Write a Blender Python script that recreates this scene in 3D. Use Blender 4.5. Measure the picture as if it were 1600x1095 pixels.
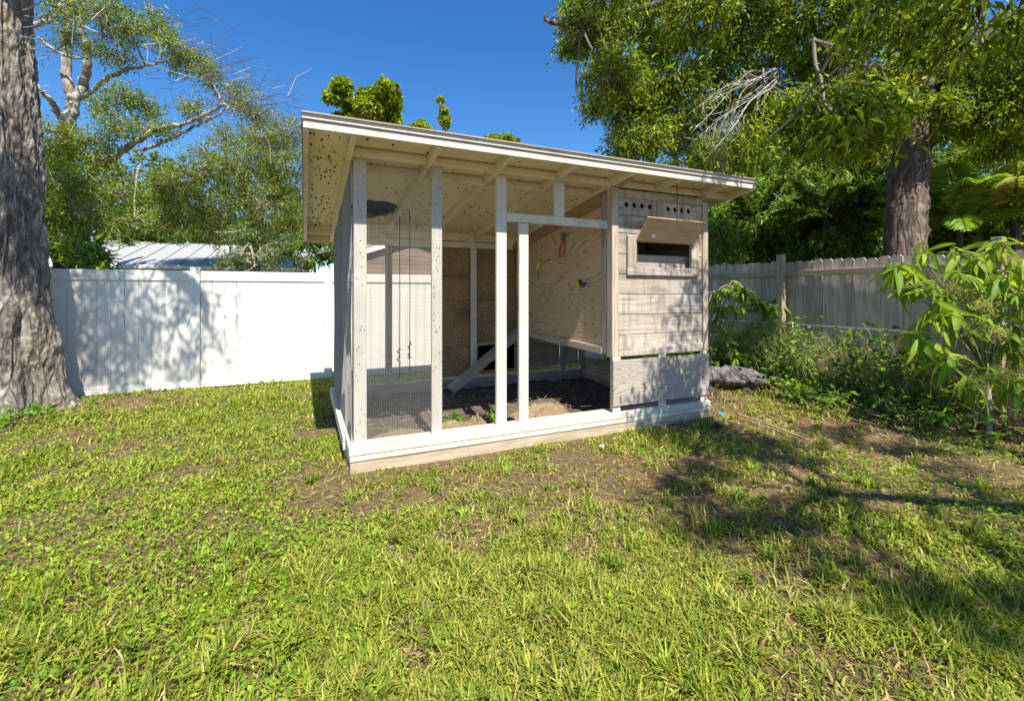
import bpy, math, random
import numpy as np
from mathutils import Vector, Matrix
R = math.radians
rng = np.random.default_rng(7)
random.seed(7)
scene = bpy.context.scene
for o in list(bpy.data.objects): bpy.data.objects.remove(o)

# ------------------------------------------------------------------ camera, sky, sun, exposure
YAW = R(24.5)                      # the shed's depth axis (+Y) lies 24.5 degrees left of the view
CAM = np.array([0.0, 0.0, 1.45])
FPX = 711.0                        # focal length in photo pixels (photo 1600 wide)
cd = bpy.data.cameras.new('camera'); cam = bpy.data.objects.new('camera', cd)
scene.collection.objects.link(cam); scene.camera = cam
cam.location = CAM; cam.rotation_euler = (R(90), 0, -YAW)
cd.sensor_width = 36; cd.lens = 36 * FPX / 1600; cd.shift_y = -90.5 / 1600
cd.clip_start = 0.05; cd.clip_end = 2000

SUN_AZ, SUN_EL = R(-4), R(56)      # from behind the camera (-Y), turned slightly towards -X
to_sun = Vector((math.sin(SUN_AZ) * math.cos(SUN_EL), -math.cos(SUN_AZ) * math.cos(SUN_EL), math.sin(SUN_EL)))
w = bpy.data.worlds.new('World'); scene.world = w; w.use_nodes = True
nt = w.node_tree; nt.nodes.clear()
sky = nt.nodes.new('ShaderNodeTexSky'); sky.sky_type = 'NISHITA'; sky.sun_disc = False
sky.sun_elevation = SUN_EL; sky.sun_rotation = math.atan2(to_sun.x, to_sun.y)
sky.air_density = 1.0; sky.dust_density = 0.2; sky.ozone_density = 4.0; sky.altitude = 0
bg = nt.nodes.new('ShaderNodeBackground'); bg.inputs['Strength'].default_value = 0.095
hs_ = nt.nodes.new('ShaderNodeHueSaturation'); hs_.inputs['Saturation'].default_value = 1.3; hs_.inputs['Hue'].default_value = .505
wo = nt.nodes.new('ShaderNodeOutputWorld')
nt.links.new(sky.outputs[0], hs_.inputs['Color']); nt.links.new(hs_.outputs[0], bg.inputs[0]); nt.links.new(bg.outputs[0], wo.inputs[0])
sl = bpy.data.lights.new('sun', 'SUN'); sl.energy = 4.7; sl.angle = R(0.53); sl.color = (1.0, 0.95, 0.86)
sun = bpy.data.objects.new('sun', sl); scene.collection.objects.link(sun)
sun.rotation_euler = (-to_sun).to_track_quat('-Z', 'Y').to_euler(); sun.location = (3, -6, 12)
vs = scene.view_settings; vs.view_transform = 'Standard'; vs.look = 'None'; vs.exposure = 1.02; vs.gamma = 1.0
vs.use_curve_mapping = False
scene.cycles.max_bounces = 8; scene.cycles.diffuse_bounces = 5; scene.cycles.transmission_bounces = 5
scene.cycles.transparent_max_bounces = 6

# ------------------------------------------------------------------ helpers
_v = np.array([math.sin(YAW), math.cos(YAW), 0]); _r = np.array([math.cos(YAW), -math.sin(YAW), 0])
def at(px, py, Y):
    """world point at real depth plane Y for a direction measured in the photograph"""
    d = _v + (px - 800) / FPX * _r + np.array([0, 0, -(py - 457) / FPX])
    return CAM + d * (Y / d[1])
def norm(a): return a / np.maximum(np.linalg.norm(a, axis=-1, keepdims=True), 1e-9)

def np_mesh(name, V, tris=None, quads=None, col=None, smooth=False):
    V = np.asarray(V, dtype=np.float32)
    me = bpy.data.meshes.new(name)
    nt_ = 0 if tris is None else len(tris); nq = 0 if quads is None else len(quads)
    me.vertices.add(len(V)); me.vertices.foreach_set('co', V.ravel())
    loops = []; tot = []
    if nt_: loops.append(np.asarray(tris, dtype=np.int32).ravel()); tot.append(np.full(nt_, 3, np.int32))
    if nq: loops.append(np.asarray(quads, dtype=np.int32).ravel()); tot.append(np.full(nq, 4, np.int32))
    loops = np.concatenate(loops); tot = np.concatenate(tot)
    me.loops.add(len(loops)); me.loops.foreach_set('vertex_index', loops)
    me.polygons.add(len(tot))
    st = np.concatenate([[0], np.cumsum(tot)[:-1]]).astype(np.int32)
    me.polygons.foreach_set('loop_start', st); me.polygons.foreach_set('loop_total', tot)
    me.polygons.foreach_set('use_smooth', np.full(len(tot), bool(smooth)))
    me.update(calc_edges=True)
    if col is not None:
        a = me.color_attributes.new('col', 'FLOAT_COLOR', 'POINT')
        c = np.ones((len(V), 4), np.float32); c[:, :3] = col
        a.data.foreach_set('color', c.ravel())
    return me

class MB:
    """collects boxes, tubes and sheets in world coordinates; build() makes them one object"""
    def __init__(s): s.V = []; s.T = []; s.Q = []; s.n = 0; s.C = []
    def add(s, V, T=None, Q=None, col=None):
        V = np.asarray(V, float).reshape(-1, 3)
        if T is not None and len(T): s.T.append(np.asarray(T, int) + s.n)
        if Q is not None and len(Q): s.Q.append(np.asarray(Q, int) + s.n)
        s.V.append(V); s.n += len(V)
        s.C.append(np.broadcast_to(np.asarray((.5, .5, .5) if col is None else col, float), (len(V), 3)))
        return s
    def box(s, x0, x1, y0, y1, z0, z1, bev=0.0, jit=0.0):
        b = bev
        if b <= 0:
            V = np.array([(x, y, z) for z in (z0, z1) for y in (y0, y1) for x in (x0, x1)], float)
            return s.add(V, Q=[(0, 2, 3, 1), (4, 5, 7, 6), (0, 1, 5, 4), (2, 6, 7, 3), (0, 4, 6, 2), (1, 3, 7, 5)])
        # chamfered box: 24 verts
        c = np.array([(x0 + x1) / 2, (y0 + y1) / 2, (z0 + z1) / 2]); hx = np.array([(x1 - x0) / 2, (y1 - y0) / 2, (z1 - z0) / 2])
        b = min(b, hx.min() * .6)
        V = []; idx = {}
        for sx in (-1, 1):
            for sy in (-1, 1):
                for sz in (-1, 1):
                    sg = np.array([sx, sy, sz])
                    for ax in range(3):
                        h = hx - b; h[ax] = hx[ax]
                        idx[(sx, sy, sz, ax)] = len(V); V.append(c + sg * h)
        Q = []; T = []
        for ax in range(3):
            o1, o2 = [(1, 2), (2, 0), (0, 1)][ax]
            for sg in (-1, 1):
                f = []
                for (a, d) in ((-1, -1), (1, -1), (1, 1), (-1, 1)):
                    k = [0, 0, 0]; k[ax] = sg; k[o1] = a; k[o2] = d; f.append(idx[(*k, ax)])
                Q.append(f if sg > 0 else f[::-1])
        for ax in range(3):            # edges along ax
            o1, o2 = [(1, 2), (2, 0), (0, 1)][ax]
            for a in (-1, 1):
                for d in (-1, 1):
                    k0 = [0, 0, 0]; k1 = [0, 0, 0]; k0[ax] = -1; k1[ax] = 1
                    k0[o1] = k1[o1] = a; k0[o2] = k1[o2] = d
                    f = [idx[(*k0, o1)], idx[(*k1, o1)], idx[(*k1, o2)], idx[(*k0, o2)]]
                    Q.append(f if a * d < 0 else f[::-1])
        for sx in (-1, 1):
            for sy in (-1, 1):
                for sz in (-1, 1):
                    f = [idx[(sx, sy, sz, i)] for i in range(3)]
                    T.append(f if sx * sy * sz > 0 else f[::-1])
        return s.add(np.array(V), T=T, Q=Q)
    def hexa(s, P):   # 8 corners: bottom 4 (ccw), top 4
        return s.add(P, Q=[(3, 2, 1, 0), (4, 5, 6, 7), (0, 1, 5, 4), (1, 2, 6, 5), (2, 3, 7, 6), (3, 0, 4, 7)])
    def beam(s, a, b, wd, hd, up=(0, 0, 1)):
        a = np.array(a, float); b = np.array(b, float); d = norm(b - a); up = np.array(up, float)
        sd = norm(np.cross(d, up)); u = np.cross(sd, d)
        P = [p + sd * i * wd / 2 + u * j * hd / 2 for p in (a, b) for (i, j) in ((-1, -1), (1, -1), (1, 1), (-1, 1))]
        return s.hexa(np.array(P))
    def tube(s, P, rad, n=8, cap=True, col=None, wob=0.0):
        P = np.asarray(P, float); rad = np.broadcast_to(np.asarray(rad, float), (len(P),))
        T = norm(np.gradient(P, axis=0)); ref = np.array([.31, .17, .93])
        if abs(T[0] @ ref) > .9: ref = np.array([1., .1, 0])
        U = norm(np.cross(T, ref)); W = np.cross(T, U)
        a = np.linspace(0, 2 * np.pi, n, endpoint=False)
        rr = rad[:, None] * (1 + wob * rng.normal(size=(len(P), n)))
        V = P[:, None] + (np.cos(a)[None, :, None] * U[:, None] + np.sin(a)[None, :, None] * W[:, None]) * rr[..., None]
        m = len(P); V = V.reshape(-1, 3); Q = []
        i = np.arange(m - 1)[:, None] * n; j = np.arange(n)[None]; j2 = (j + 1) % n
        Q = np.stack([i + j, i + j2, i + n + j2, i + n + j], -1).reshape(-1, 4)
        if cap:
            V = np.concatenate([V, P[:1], P[-1:]]); k = m * n; jj = np.arange(n); jn = (jj + 1) % n
            Tt = np.concatenate([np.stack([np.full(n, k), jn, jj], -1), np.stack([np.full(n, k + 1), (m - 1) * n + jj, (m - 1) * n + jn], -1)])
            return s.add(V, T=Tt, Q=Q, col=col)
        return s.add(V, Q=Q, col=col)
    def build(s, name, mat, parent=None, smooth=False, origin=None, usecol=False):
        V = np.concatenate(s.V)
        o = (V.min(0) + V.max(0)) / 2 if origin is None else np.asarray(origin, float)
        me = np_mesh(name, V - o, np.concatenate(s.T) if s.T else None, np.concatenate(s.Q) if s.Q else None,
                     np.concatenate(s.C) if usecol else None, smooth)
        return link(name, me, mat, parent, o)

def link(name, me, mat, parent, loc):
    if mat is not None and not len(me.materials): me.materials.append(mat)
    ob = bpy.data.objects.new(name, me); scene.collection.objects.link(ob)
    if parent is not None:
        ob.parent = parent; loc = np.asarray(loc) - np.array(WL[parent.name])
        WL[ob.name] = tuple(np.asarray(loc) + np.array(WL[parent.name]))
    else: WL[ob.name] = tuple(loc)
    ob.location = [float(q) for q in loc]
    return ob
WL = {}
def tag(o, label=None, cat=None, group=None, kind=None):
    if label: o['label'] = label
    if cat: o['category'] = cat
    if group: o['group'] = group
    if kind: o['kind'] = kind
    return o
def thing(name, loc, label, cat, group=None):
    e = bpy.data.objects.new(name, None); scene.collection.objects.link(e); e.empty_display_size = .2
    e.location = [float(q) for q in loc]; WL[e.name] = tuple(loc)
    return tag(e, label, cat, group)
def part(name, mat, parent, fn, smooth=False, usecol=False):
    m = MB(); fn(m); return m.build(name, mat, parent, smooth, usecol=usecol)

def vnoise(x, y, s, seed=0):
    """smooth 2-D value noise in 0..1"""
    r_ = np.random.default_rng(seed).random((64, 64)); x = np.asarray(x) / s + 31.7; y = np.asarray(y) / s + 17.3
    xi = np.floor(x).astype(int); yi = np.floor(y).astype(int); fx = x - xi; fy = y - yi
    fx = fx * fx * (3 - 2 * fx); fy = fy * fy * (3 - 2 * fy); g = lambda a, b: r_[a % 64, b % 64]
    return (g(xi, yi) * (1 - fx) + g(xi + 1, yi) * fx) * (1 - fy) + (g(xi, yi + 1) * (1 - fx) + g(xi + 1, yi + 1) * fx) * fy

# ------------------------------------------------------------------ materials
def newmat(name):
    m = bpy.data.materials.new(name); m.use_nodes = True; n = m.node_tree.nodes
    return m, m.node_tree, n, m.node_tree.links, n['Principled BSDF']
def node(n, t, **k):
    x = n.new(t)
    for a, b in k.items():
        if a in x.inputs: x.inputs[a].default_value = b
        else: setattr(x, a, b)
    return x
def ramp(n, l, src, stops):
    r_ = n.new('ShaderNodeValToRGB'); e = r_.color_ramp.elements
    while len(e) < len(stops): e.new(.5)
    for q, (p, c) in zip(e, stops): q.position = p; q.color = (*c, 1)
    l.new(src, r_.inputs[0]); return r_.outputs[0]
def coords(n, l, scale=(1, 1, 1), rand=True):
    tc = n.new('ShaderNodeTexCoord'); mp = n.new('ShaderNodeMapping'); mp.inputs['Scale'].default_value = scale
    l.new(tc.outputs['Object'], mp.inputs[0])
    if rand:
        oi = n.new('ShaderNodeObjectInfo'); ml = n.new('ShaderNodeVectorMath'); ml.operation = 'SCALE'
        cx = n.new('ShaderNodeCombineXYZ')
        for i in range(3): l.new(oi.outputs['Random'], cx.inputs[i])
        l.new(cx.outputs[0], ml.inputs[0]); ml.inputs['Scale'].default_value = 37.0
        l.new(ml.outputs[0], mp.inputs['Location'])
    return mp.outputs[0]
def noise(n, l, vec, scale, detail=4, rough=.55, dist=0.0):
    t = node(n, 'ShaderNodeTexNoise', Scale=scale, Detail=detail, Roughness=rough, Distortion=dist); l.new(vec, t.inputs['Vector']); return t.outputs['Fac']
def mixc(n, l, fac, a, b, mode='MIX'):
    m = n.new('ShaderNodeMix'); m.data_type = 'RGBA'; m.blend_type = mode
    for s, v_ in ((m.inputs[0], fac), (m.inputs[6], a), (m.inputs[7], b)):
        if hasattr(v_, 'default_value') or hasattr(v_, 'is_linked'): l.new(v_, s)
        elif isinstance(v_, (int, float)): s.default_value = v_
        else: s.default_value = (*v_, 1)
    return m.outputs[2]
def bump(n, l, p, h, strength=.3, dist=.01):
    b = node(n, 'ShaderNodeBump', Strength=strength, Distance=dist); l.new(h, b.inputs['Height']); l.new(b.outputs[0], p.inputs['Normal'])

def painted(name, c0, c1, grain='x', dirt=(.30, .24, .15), amt=.7, rough=.65, chip=.65):
    m, t, n, l, p = newmat(name)
    sc = {'x': (2, 30, 30), 'y': (30, 2, 30), 'z': (30, 30, 2)}[grain]
    v1 = coords(n, l, sc); v2 = coords(n, l)
    g = noise(n, l, v1, 1.4, 5, .6); b = noise(n, l, v2, 5, 6, .65); f = noise(n, l, v2, 38, 3, .6)
    base = mixc(n, l, g, c0, c1)
    d = ramp(n, l, b, [(.50, (0, 0, 0)), (.78, (amt,) * 3)])
    base = mixc(n, l, d, base, dirt)
    sp = ramp(n, l, f, [(.66, (0, 0, 0)), (.74, (.5, .5, .5))])
    base = mixc(n, l, sp, base, tuple(q * .6 for q in dirt))
    v5 = coords(n, l, tuple(q * .45 for q in sc)); ch = noise(n, l, v5, 2.2, 6, .7)
    base = mixc(n, l, ramp(n, l, ch, [(.60, (0,) * 3), (.66, (chip,) * 3)]), base, (.36, .28, .19))
    l.new(base, p.inputs['Base Color']); p.inputs['Roughness'].default_value = rough
    bump(n, l, p, g, .35, .004); return m
def timber(name, c0, c1, grain='x', dark=(.07, .055, .045), rough=.8, streak=0, stain=.5):
    m, t, n, l, p = newmat(name)
    sc = {'x': (1.2, 22, 22), 'y': (22, 1.2, 22), 'z': (22, 22, 1.2)}[grain]
    sk = {'x': (1, 3, 3), 'y': (3, 1, 3), 'z': (3, 3, 1)}[grain]
    v1 = coords(n, l, sc); v2 = coords(n, l); v3 = coords(n, l, sk)
    g = noise(n, l, v1, 1.6, 6, .65, .4); b = noise(n, l, v2, 3.2, 5, .6); st = noise(n, l, v3, 1.7, 4, .6)
    base = mixc(n, l, b, c0, c1)
    base = mixc(n, l, ramp(n, l, g, [(.45, (0, 0, 0)), (.75, (.75,) * 3)]), base, dark)
    base = mixc(n, l, ramp(n, l, st, [(.55, (0, 0, 0)), (.75, (stain,) * 3)]), base, tuple(q * 1.6 for q in dark))
    if streak:
        v4 = coords(n, l, (11, 11, 1.1)); s4 = noise(n, l, v4, 1.3, 5, .65)
        base = mixc(n, l, ramp(n, l, s4, [(.47, (0,) * 3), (.66, (streak,) * 3)]), base, (.17, .155, .14))
    oi = n.new('ShaderNodeObjectInfo'); hv = n.new('ShaderNodeHueSaturation')
    mr = node(n, 'ShaderNodeMapRange'); mr.inputs[3].default_value = .8; mr.inputs[4].default_value = 1.2
    l.new(oi.outputs['Random'], mr.inputs[0]); l.new(mr.outputs[0], hv.inputs['Value']); l.new(base, hv.inputs['Color'])
    l.new(hv.outputs[0], p.inputs['Base Color']); p.inputs['Roughness'].default_value = rough
    bump(n, l, p, g, .5, .006); return m
def plywood(name, c0, c1, line, stretch=(1.1, 1.1, 3.6), freq=46, amount=.8):
    """rotary-cut veneer: contour lines of a stretched noise field"""
    m, t, n, l, p = newmat(name)
    v = coords(n, l, stretch, True); v2 = coords(n, l)
    f = noise(n, l, v, 1.15, 2.2, .45, .5)
    ml = n.new('ShaderNodeMath'); ml.operation = 'MULTIPLY'; ml.inputs[1].default_value = freq; l.new(f, ml.inputs[0])
    fr = n.new('ShaderNodeMath'); fr.operation = 'PINGPONG'; fr.inputs[1].default_value = 1.0; l.new(ml.outputs[0], fr.inputs[0])
    li = ramp(n, l, fr.outputs[0], [(0, (amount,) * 3), (.16, (amount * .5,) * 3), (.4, (0.04,) * 3)])
    b = noise(n, l, v2, 2.4, 5, .6)
    brk = noise(n, l, v2, 9, 3, .6)
    li2 = mixc(n, l, 1.0, li, ramp(n, l, brk, [(.3, (.25,) * 3), (.6, (1,) * 3)]), 'MULTIPLY')
    base = mixc(n, l, b, c0, c1)
    base = mixc(n, l, li2, base, line)
    l.new(base, p.inputs['Base Color']); p.inputs['Roughness'].default_value = .8
    bump(n, l, p, fr.outputs[0], .35, .004); return m
def flat(name, c, rough=.5, metal=0.0, var=.15):
    m, t, n, l, p = newmat(name); v = coords(n, l)
    f = noise(n, l, v, 14, 4, .6)
    base = mixc(n, l, f, tuple(q * (1 - var) for q in c), tuple(min(1, q * (1 + var)) for q in c))
    l.new(base, p.inputs['Base Color']); p.inputs['Roughness'].default_value = rough; p.inputs['Metallic'].default_value = metal
    return m
def leafmat(name, trans=.35, rough=.45, spec=.35):
    m, t, n, l, p = newmat(name)
    a = node(n, 'ShaderNodeVertexColor', layer_name='col')
    l.new(a.outputs[0], p.inputs['Base Color']); p.inputs['Roughness'].default_value = rough
    p.inputs['Specular IOR Level'].default_value = spec
    tr = n.new('ShaderNodeBsdfTranslucent'); g = n.new('ShaderNodeGamma'); 
    hs = node(n, 'ShaderNodeHueSaturation', Hue=.485, Saturation=1.1, Value=1.25); l.new(a.outputs[0], hs.inputs['Color']); l.new(hs.outputs[0], tr.inputs[0])
    n.remove(g)
    mx = n.new('ShaderNodeMixShader'); mx.inputs[0].default_value = trans
    l.new(p.outputs[0], mx.inputs[1]); l.new(tr.outputs[0], mx.inputs[2]); l.new(mx.outputs[0], n['Material Output'].inputs['Surface'])
    return m
def barkmat(name, c0, c1, c2, zs=1.2, xs=9, bumpd=.04):
    m, t, n, l, p = newmat(name)
    v1 = coords(n, l, (xs, xs, zs)); v2 = coords(n, l)
    g = noise(n, l, v1, 1.5, 8, .68, .6); b = noise(n, l, v2, 2.2, 5, .6); li = noise(n, l, v2, 7, 5, .7)
    base = mixc(n, l, ramp(n, l, g, [(.35, (0,) * 3), (.62, (1,) * 3)]), c1, c0)
    base = mixc(n, l, ramp(n, l, li, [(.52, (0,) * 3), (.68, (.8,) * 3)]), base, c2)
    vc = coords(n, l, (xs * .9, xs * .9, zs * .55)); wn = node(n, 'ShaderNodeTexNoise', Scale=1.6, Detail=4); l.new(vc, wn.inputs['Vector'])
    mv = n.new('ShaderNodeMix'); mv.data_type = 'VECTOR'; mv.inputs[0].default_value = .35; l.new(vc, mv.inputs[4]); l.new(wn.outputs['Color'], mv.inputs[5])
    vr = node(n, 'ShaderNodeTexVoronoi', Scale=1.5); vr.feature = 'DISTANCE_TO_EDGE'; l.new(mv.outputs[1], vr.inputs['Vector'])
    cr = ramp(n, l, vr.outputs['Distance'], [(0, (.75,) * 3), (.10, (0,) * 3)]); base = mixc(n, l, cr, base, c1)
    hh = n.new('ShaderNodeMath'); hh.operation = 'ADD'; l.new(g, hh.inputs[0]); mn = n.new('ShaderNodeMath'); mn.operation = 'MINIMUM'; mn.inputs[1].default_value = .15; l.new(vr.outputs['Distance'], mn.inputs[0])
    m2 = n.new('ShaderNodeMath'); m2.operation = 'MULTIPLY'; m2.inputs[1].default_value = 3.0; l.new(mn.outputs[0], m2.inputs[0]); l.new(m2.outputs[0], hh.inputs[1])
    l.new(base, p.inputs['Base Color']); p.inputs['Roughness'].default_value = .9
    bump(n, l, p, hh.outputs[0], 1.0, bumpd); return m

WHITE = (.66, .62, .53); WHITE2 = (.54, .50, .41)
M = dict(
    wx=painted('white_paint_x', WHITE, WHITE2, 'x'), wy=painted('white_paint_y', WHITE, WHITE2, 'y'),
    wz=painted('white_paint_z', WHITE, WHITE2, 'z', amt=.35),
    cream_y=painted('cream_paint_y', (.74, .68, .50), (.66, .59, .42), 'y', amt=.35),
    cream_x=painted('cream_paint_x', (.74, .68, .50), (.66, .59, .42), 'x', amt=.45),
    deck=painted('cream_deck', (.80, .73, .52), (.74, .66, .45), 'y', amt=.22),
    tanbeam=timber('tan_beam', (.50, .40, .27), (.40, .31, .20), 'x', stain=.3),
    sid=timber('siding_wood', (.46, .36, .25), (.60, .53, .44), 'x', dark=(.11, .09, .075), stain=.9, streak=.75),
    sidz=timber('trim_wood_z', (.42, .33, .23), (.54, .44, .33), 'z', dark=(.13, .10, .08), stain=.6, streak=.5),
    greyz=timber('grey_wood_z', (.30, .26, .22), (.40, .36, .31), 'z'),
    greyx=timber('grey_wood_x', (.33, .27, .21), (.42, .36, .29), 'x'),
    greyy=timber('grey_wood_y', (.40, .32, .23), (.48, .40, .30), 'y'),
    brownx=timber('brown_wood_x', (.40, .25, .12), (.46, .31, .17), 'y', dark=(.14, .08, .04)),
    plyY=plywood('plywood_side', (.60, .42, .23), (.52, .39, .25), (.13, .085, .05), (.5, .5, 3.2), 38, .75),
    plyX=plywood('plywood_front', (.38, .33, .28), (.50, .42, .33), (.09, .075, .065), (.6, .6, 4.2), 38, .8),
    lid=plywood('plywood_lid', (.58, .41, .23), (.50, .35, .20), (.30, .18, .08), (.6, 3, 3), 20, .5),
    picket=timber('picket_wood', (.58, .46, .36), (.66, .55, .45), 'z', dark=(.16, .12, .09), stain=.6, streak=.45),
    picketx=timber('picket_rail', (.44, .36, .27), (.50, .42, .32), 'y', dark=(.15, .12, .10)),
    dark=flat('black_cavity', (.006, .005, .004), .95), wire=flat('galvanized_wire', (.30, .29, .27), .6, .2),  # near-black, doubling as shade behind the vents and board seams
    nail=flat('rusty_nail', (.025, .018, .012), .8), galv=flat('galvanized_pipe', (.55, .56, .58), .35, .8),
    blackp=flat('black_plastic', (.012, .012, .014), .4), yel=flat('yellow_plastic', (.72, .52, .05), .45),
    orange=flat('orange_grip', (.62, .17, .02), .5), steel=flat('dull_steel', (.20, .22, .25), .4, .7),
    blue=flat('blue_plastic', (.03, .28, .62), .35), navy=flat('navy_cloth', (.010, .010, .035), .9), bone=flat('white_scrap', (.8, .78, .72), .6),
    leaf=leafmat('leaf', .5, .5, .22), grass=leafmat('grass_blade', .34, .65, .12), twig=flat('pale_twig', (.34, .29, .22), .85), dtwig=flat('dry_twig', (.36, .26, .15), .9),
    dktwig=flat('brown_twig', (.15, .12, .09), .9), greenstem=flat('green_stem', (.16, .17, .05), .7), moss=flat('spanish_moss', (.42, .42, .34), .95),
    bark=barkmat('oak_bark', (.36, .31, .25), (.10, .08, .06), (.52, .48, .42), 4.5, 11, .05), barkb=barkmat('brown_bark', (.20, .14, .10), (.05, .035, .026), (.36, .28, .22), 1.6, 10, .03),
    barkw=barkmat('pale_bark', (.46, .42, .35), (.16, .14, .11), (.62, .58, .52), 2.5, 6, .01), barkd=barkmat('dark_bark', (.09, .07, .05), (.03, .025, .02), (.14, .12, .1)),
)
def vinylmat():
    m, t, n, l, p = newmat('white_vinyl'); v = coords(n, l, (1, 1, 1)); v2 = coords(n, l, (14, 14, 1.2))
    b = noise(n, l, v, 2.0, 5, .6); s = noise(n, l, v2, 1.5, 4, .6)
    base = mixc(n, l, ramp(n, l, b, [(.45, (0,) * 3), (.8, (.35,) * 3)]), (.73, .70, .635), (.60, .57, .49))
    base = mixc(n, l, ramp(n, l, s, [(.62, (0,) * 3), (.8, (.25,) * 3)]), base, (.55, .53, .45))
    l.new(base, p.inputs['Base Color']); p.inputs['Roughness'].default_value = .38; return m
M['vinyl'] = vinylmat()
def osbmat():
    m, t, n, l, p = newmat('strand_board'); v = coords(n, l, (1, 1, 1.6))
    vo = node(n, 'ShaderNodeTexVoronoi', Scale=48); nz = node(n, 'ShaderNodeTexNoise', Scale=6, Detail=3)
    l.new(v, nz.inputs['Vector']); mx = n.new('ShaderNodeMix'); mx.data_type = 'VECTOR'; mx.inputs[0].default_value = .12
    l.new(v, mx.inputs[4]); l.new(nz.outputs['Color'], mx.inputs[5]); l.new(mx.outputs[1], vo.inputs['Vector'])
    bw = n.new('ShaderNodeRGBToBW'); l.new(vo.outputs['Color'], bw.inputs[0])
    base = ramp(n, l, bw.outputs[0], [(.15, (.22, .13, .06)), (.5, (.31, .19, .09)), (.85, (.40, .26, .13))])
    d = noise(n, l, v, 1.3, 5, .6)
    base = mixc(n, l, ramp(n, l, d, [(.48, (0,) * 3), (.75, (.65,) * 3)]), base, (.09, .06, .035))
    l.new(base, p.inputs['Base Color']); p.inputs['Roughness'].default_value = .8; bump(n, l, p, bw.outputs[0], .3, .004); return m
M['osb'] = osbmat()
def groundmat(name, cs, scale=1.0):
    m, t, n, l, p = newmat(name); v = coords(n, l, rand=False)
    a = noise(n, l, v, .55 * scale, 5, .6); b = noise(n, l, v, 7 * scale, 6, .7); c = noise(n, l, v, 45 * scale, 5, .7)
    base = mixc(n, l, ramp(n, l, a, [(.35, (0,) * 3), (.65, (1,) * 3)]), cs[0], cs[1])
    base = mixc(n, l, ramp(n, l, b, [(.45, (0,) * 3), (.65, (.8,) * 3)]), base, cs[2])
    base = mixc(n, l, ramp(n, l, c, [(.5, (0,) * 3), (.72, (.7,) * 3)]), base, cs[3])
    l.new(base, p.inputs['Base Color']); p.inputs['Roughness'].default_value = .95; bump(n, l, p, c, .8, .02); return m
M['ground'] = groundmat('thatch_soil', [(.15, .095, .045), (.12, .085, .034), (.06, .04, .022), (.26, .175, .085)])
M['soil'] = groundmat('dark_soil', [(.085, .062, .042), (.11, .08, .055), (.05, .038, .027), (.22, .17, .11)], 1.6)
M['sand'] = groundmat('dry_sand', [(.30, .215, .12), (.25, .18, .10), (.17, .115, .06), (.40, .31, .19)], 2)

# ------------------------------------------------------------------ setting: ground
def grid(x0, x1, y0, y1, nx, ny, zf):
    xs = np.linspace(x0, x1, nx); ys = np.linspace(y0, y1, ny); X, Y = np.meshgrid(xs, ys)
    V = np.stack([X, Y, zf(X, Y)], -1).reshape(-1, 3); i = np.arange(ny - 1)[:, None] * nx + np.arange(nx - 1)[None]
    return V, np.stack([i, i + 1, i + nx + 1, i + nx], -1).reshape(-1, 4)
SX0, SX1, SY0, SY1 = .33, 4.29, 3.86, 6.47          # shed footprint
def gz(X, Y):
    X = np.asarray(X, float); Y = np.asarray(Y, float)
    b = (vnoise(X, Y, .9, 1) - .5) * .05 + (vnoise(X, Y, .3, 2) - .5) * .022
    return np.where(np.hypot(X, Y - 3) > 30, 0, b) - .012
V1, Q1 = grid(-9, 9, -3, 10, 240, 180, gz)
big = MB(); big.add(V1, Q=Q1)
far = 600
ring_in = [(-9, -3), (9, -3), (9, 10), (-9, 10)]; ring_out = [(-far, -far), (far, -far), (far, far), (-far, far)]
big.add([(*p, -.03) for p in ring_in] + [(*p, -.03) for p in ring_out], Q=[(i, (i + 1) % 4, 4 + (i + 1) % 4, 4 + i)[::-1] for i in range(4)])
tag(big.build('ground', M['ground'], smooth=True, origin=(0, 0, 0)), 'patchy lawn soil with brown thatch reaching to the horizon', 'ground', kind='structure')

# ------------------------------------------------------------------ the shed
shed = thing('chicken_coop', (SX0, SY0, 0), 'weathered white chicken coop shed with sloping roof and wire mesh run', 'chicken coop')
ZS = .195
def deckz(Y): return 2.70 - .145 * (np.asarray(Y) - 3.56)   # underside of the roof deck
def B(name, mat, x0, x1, y0, y1, z0, z1, parent=None, bev=.004):
    return part(name, M[mat], parent or shed, lambda m: m.box(x0, x1, y0, y1, z0, z1, bev))
# sill frame: tan beam with two white boards above, on four sides
B('sill_beam', 'tanbeam', SX0 + .004, SX1, SY0 + .012, SY0 + .19, -.05, .078)
B('sill_board', 'wx', SX0, SX1, SY0 + .004, SY0 + .19, .082, .128)
B('sill_board', 'wx', SX0 - .006, SX1 + .006, SY0, SY0 + .20, .131, ZS)
for x0, x1, mt in ((SX0, SX0 + .12, 'wy'), (SX1 - .12, SX1, 'greyy')):
    B('sill_beam', mt, x0 + .008, x1 - .008, SY0 + .20, SY1, -.05, .078)
    B('sill_board', mt, x0 + .003, x1 - .003, SY0 + .20, SY1, .082, .128)
    B('sill_board', mt, x0 - .004, x1 + .004, SY0 + .203, SY1, .131, ZS)
# the left side board stands a little loose
part('sill_board', M['wy'], shed, lambda m: m.beam((SX0 - .022, SY0 + .28, .155), (SX0 - .018, SY1 - .1, .165), .02, .10))
B('sill_beam', 'greyx', SX0 + .125, SX1 - .125, SY1 - .10, SY1 - .003, -.05, .09)
B('sill_board', 'greyx', SX0 + .125, SX1 - .125, SY1 - .11, SY1, .095, .20)
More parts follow.
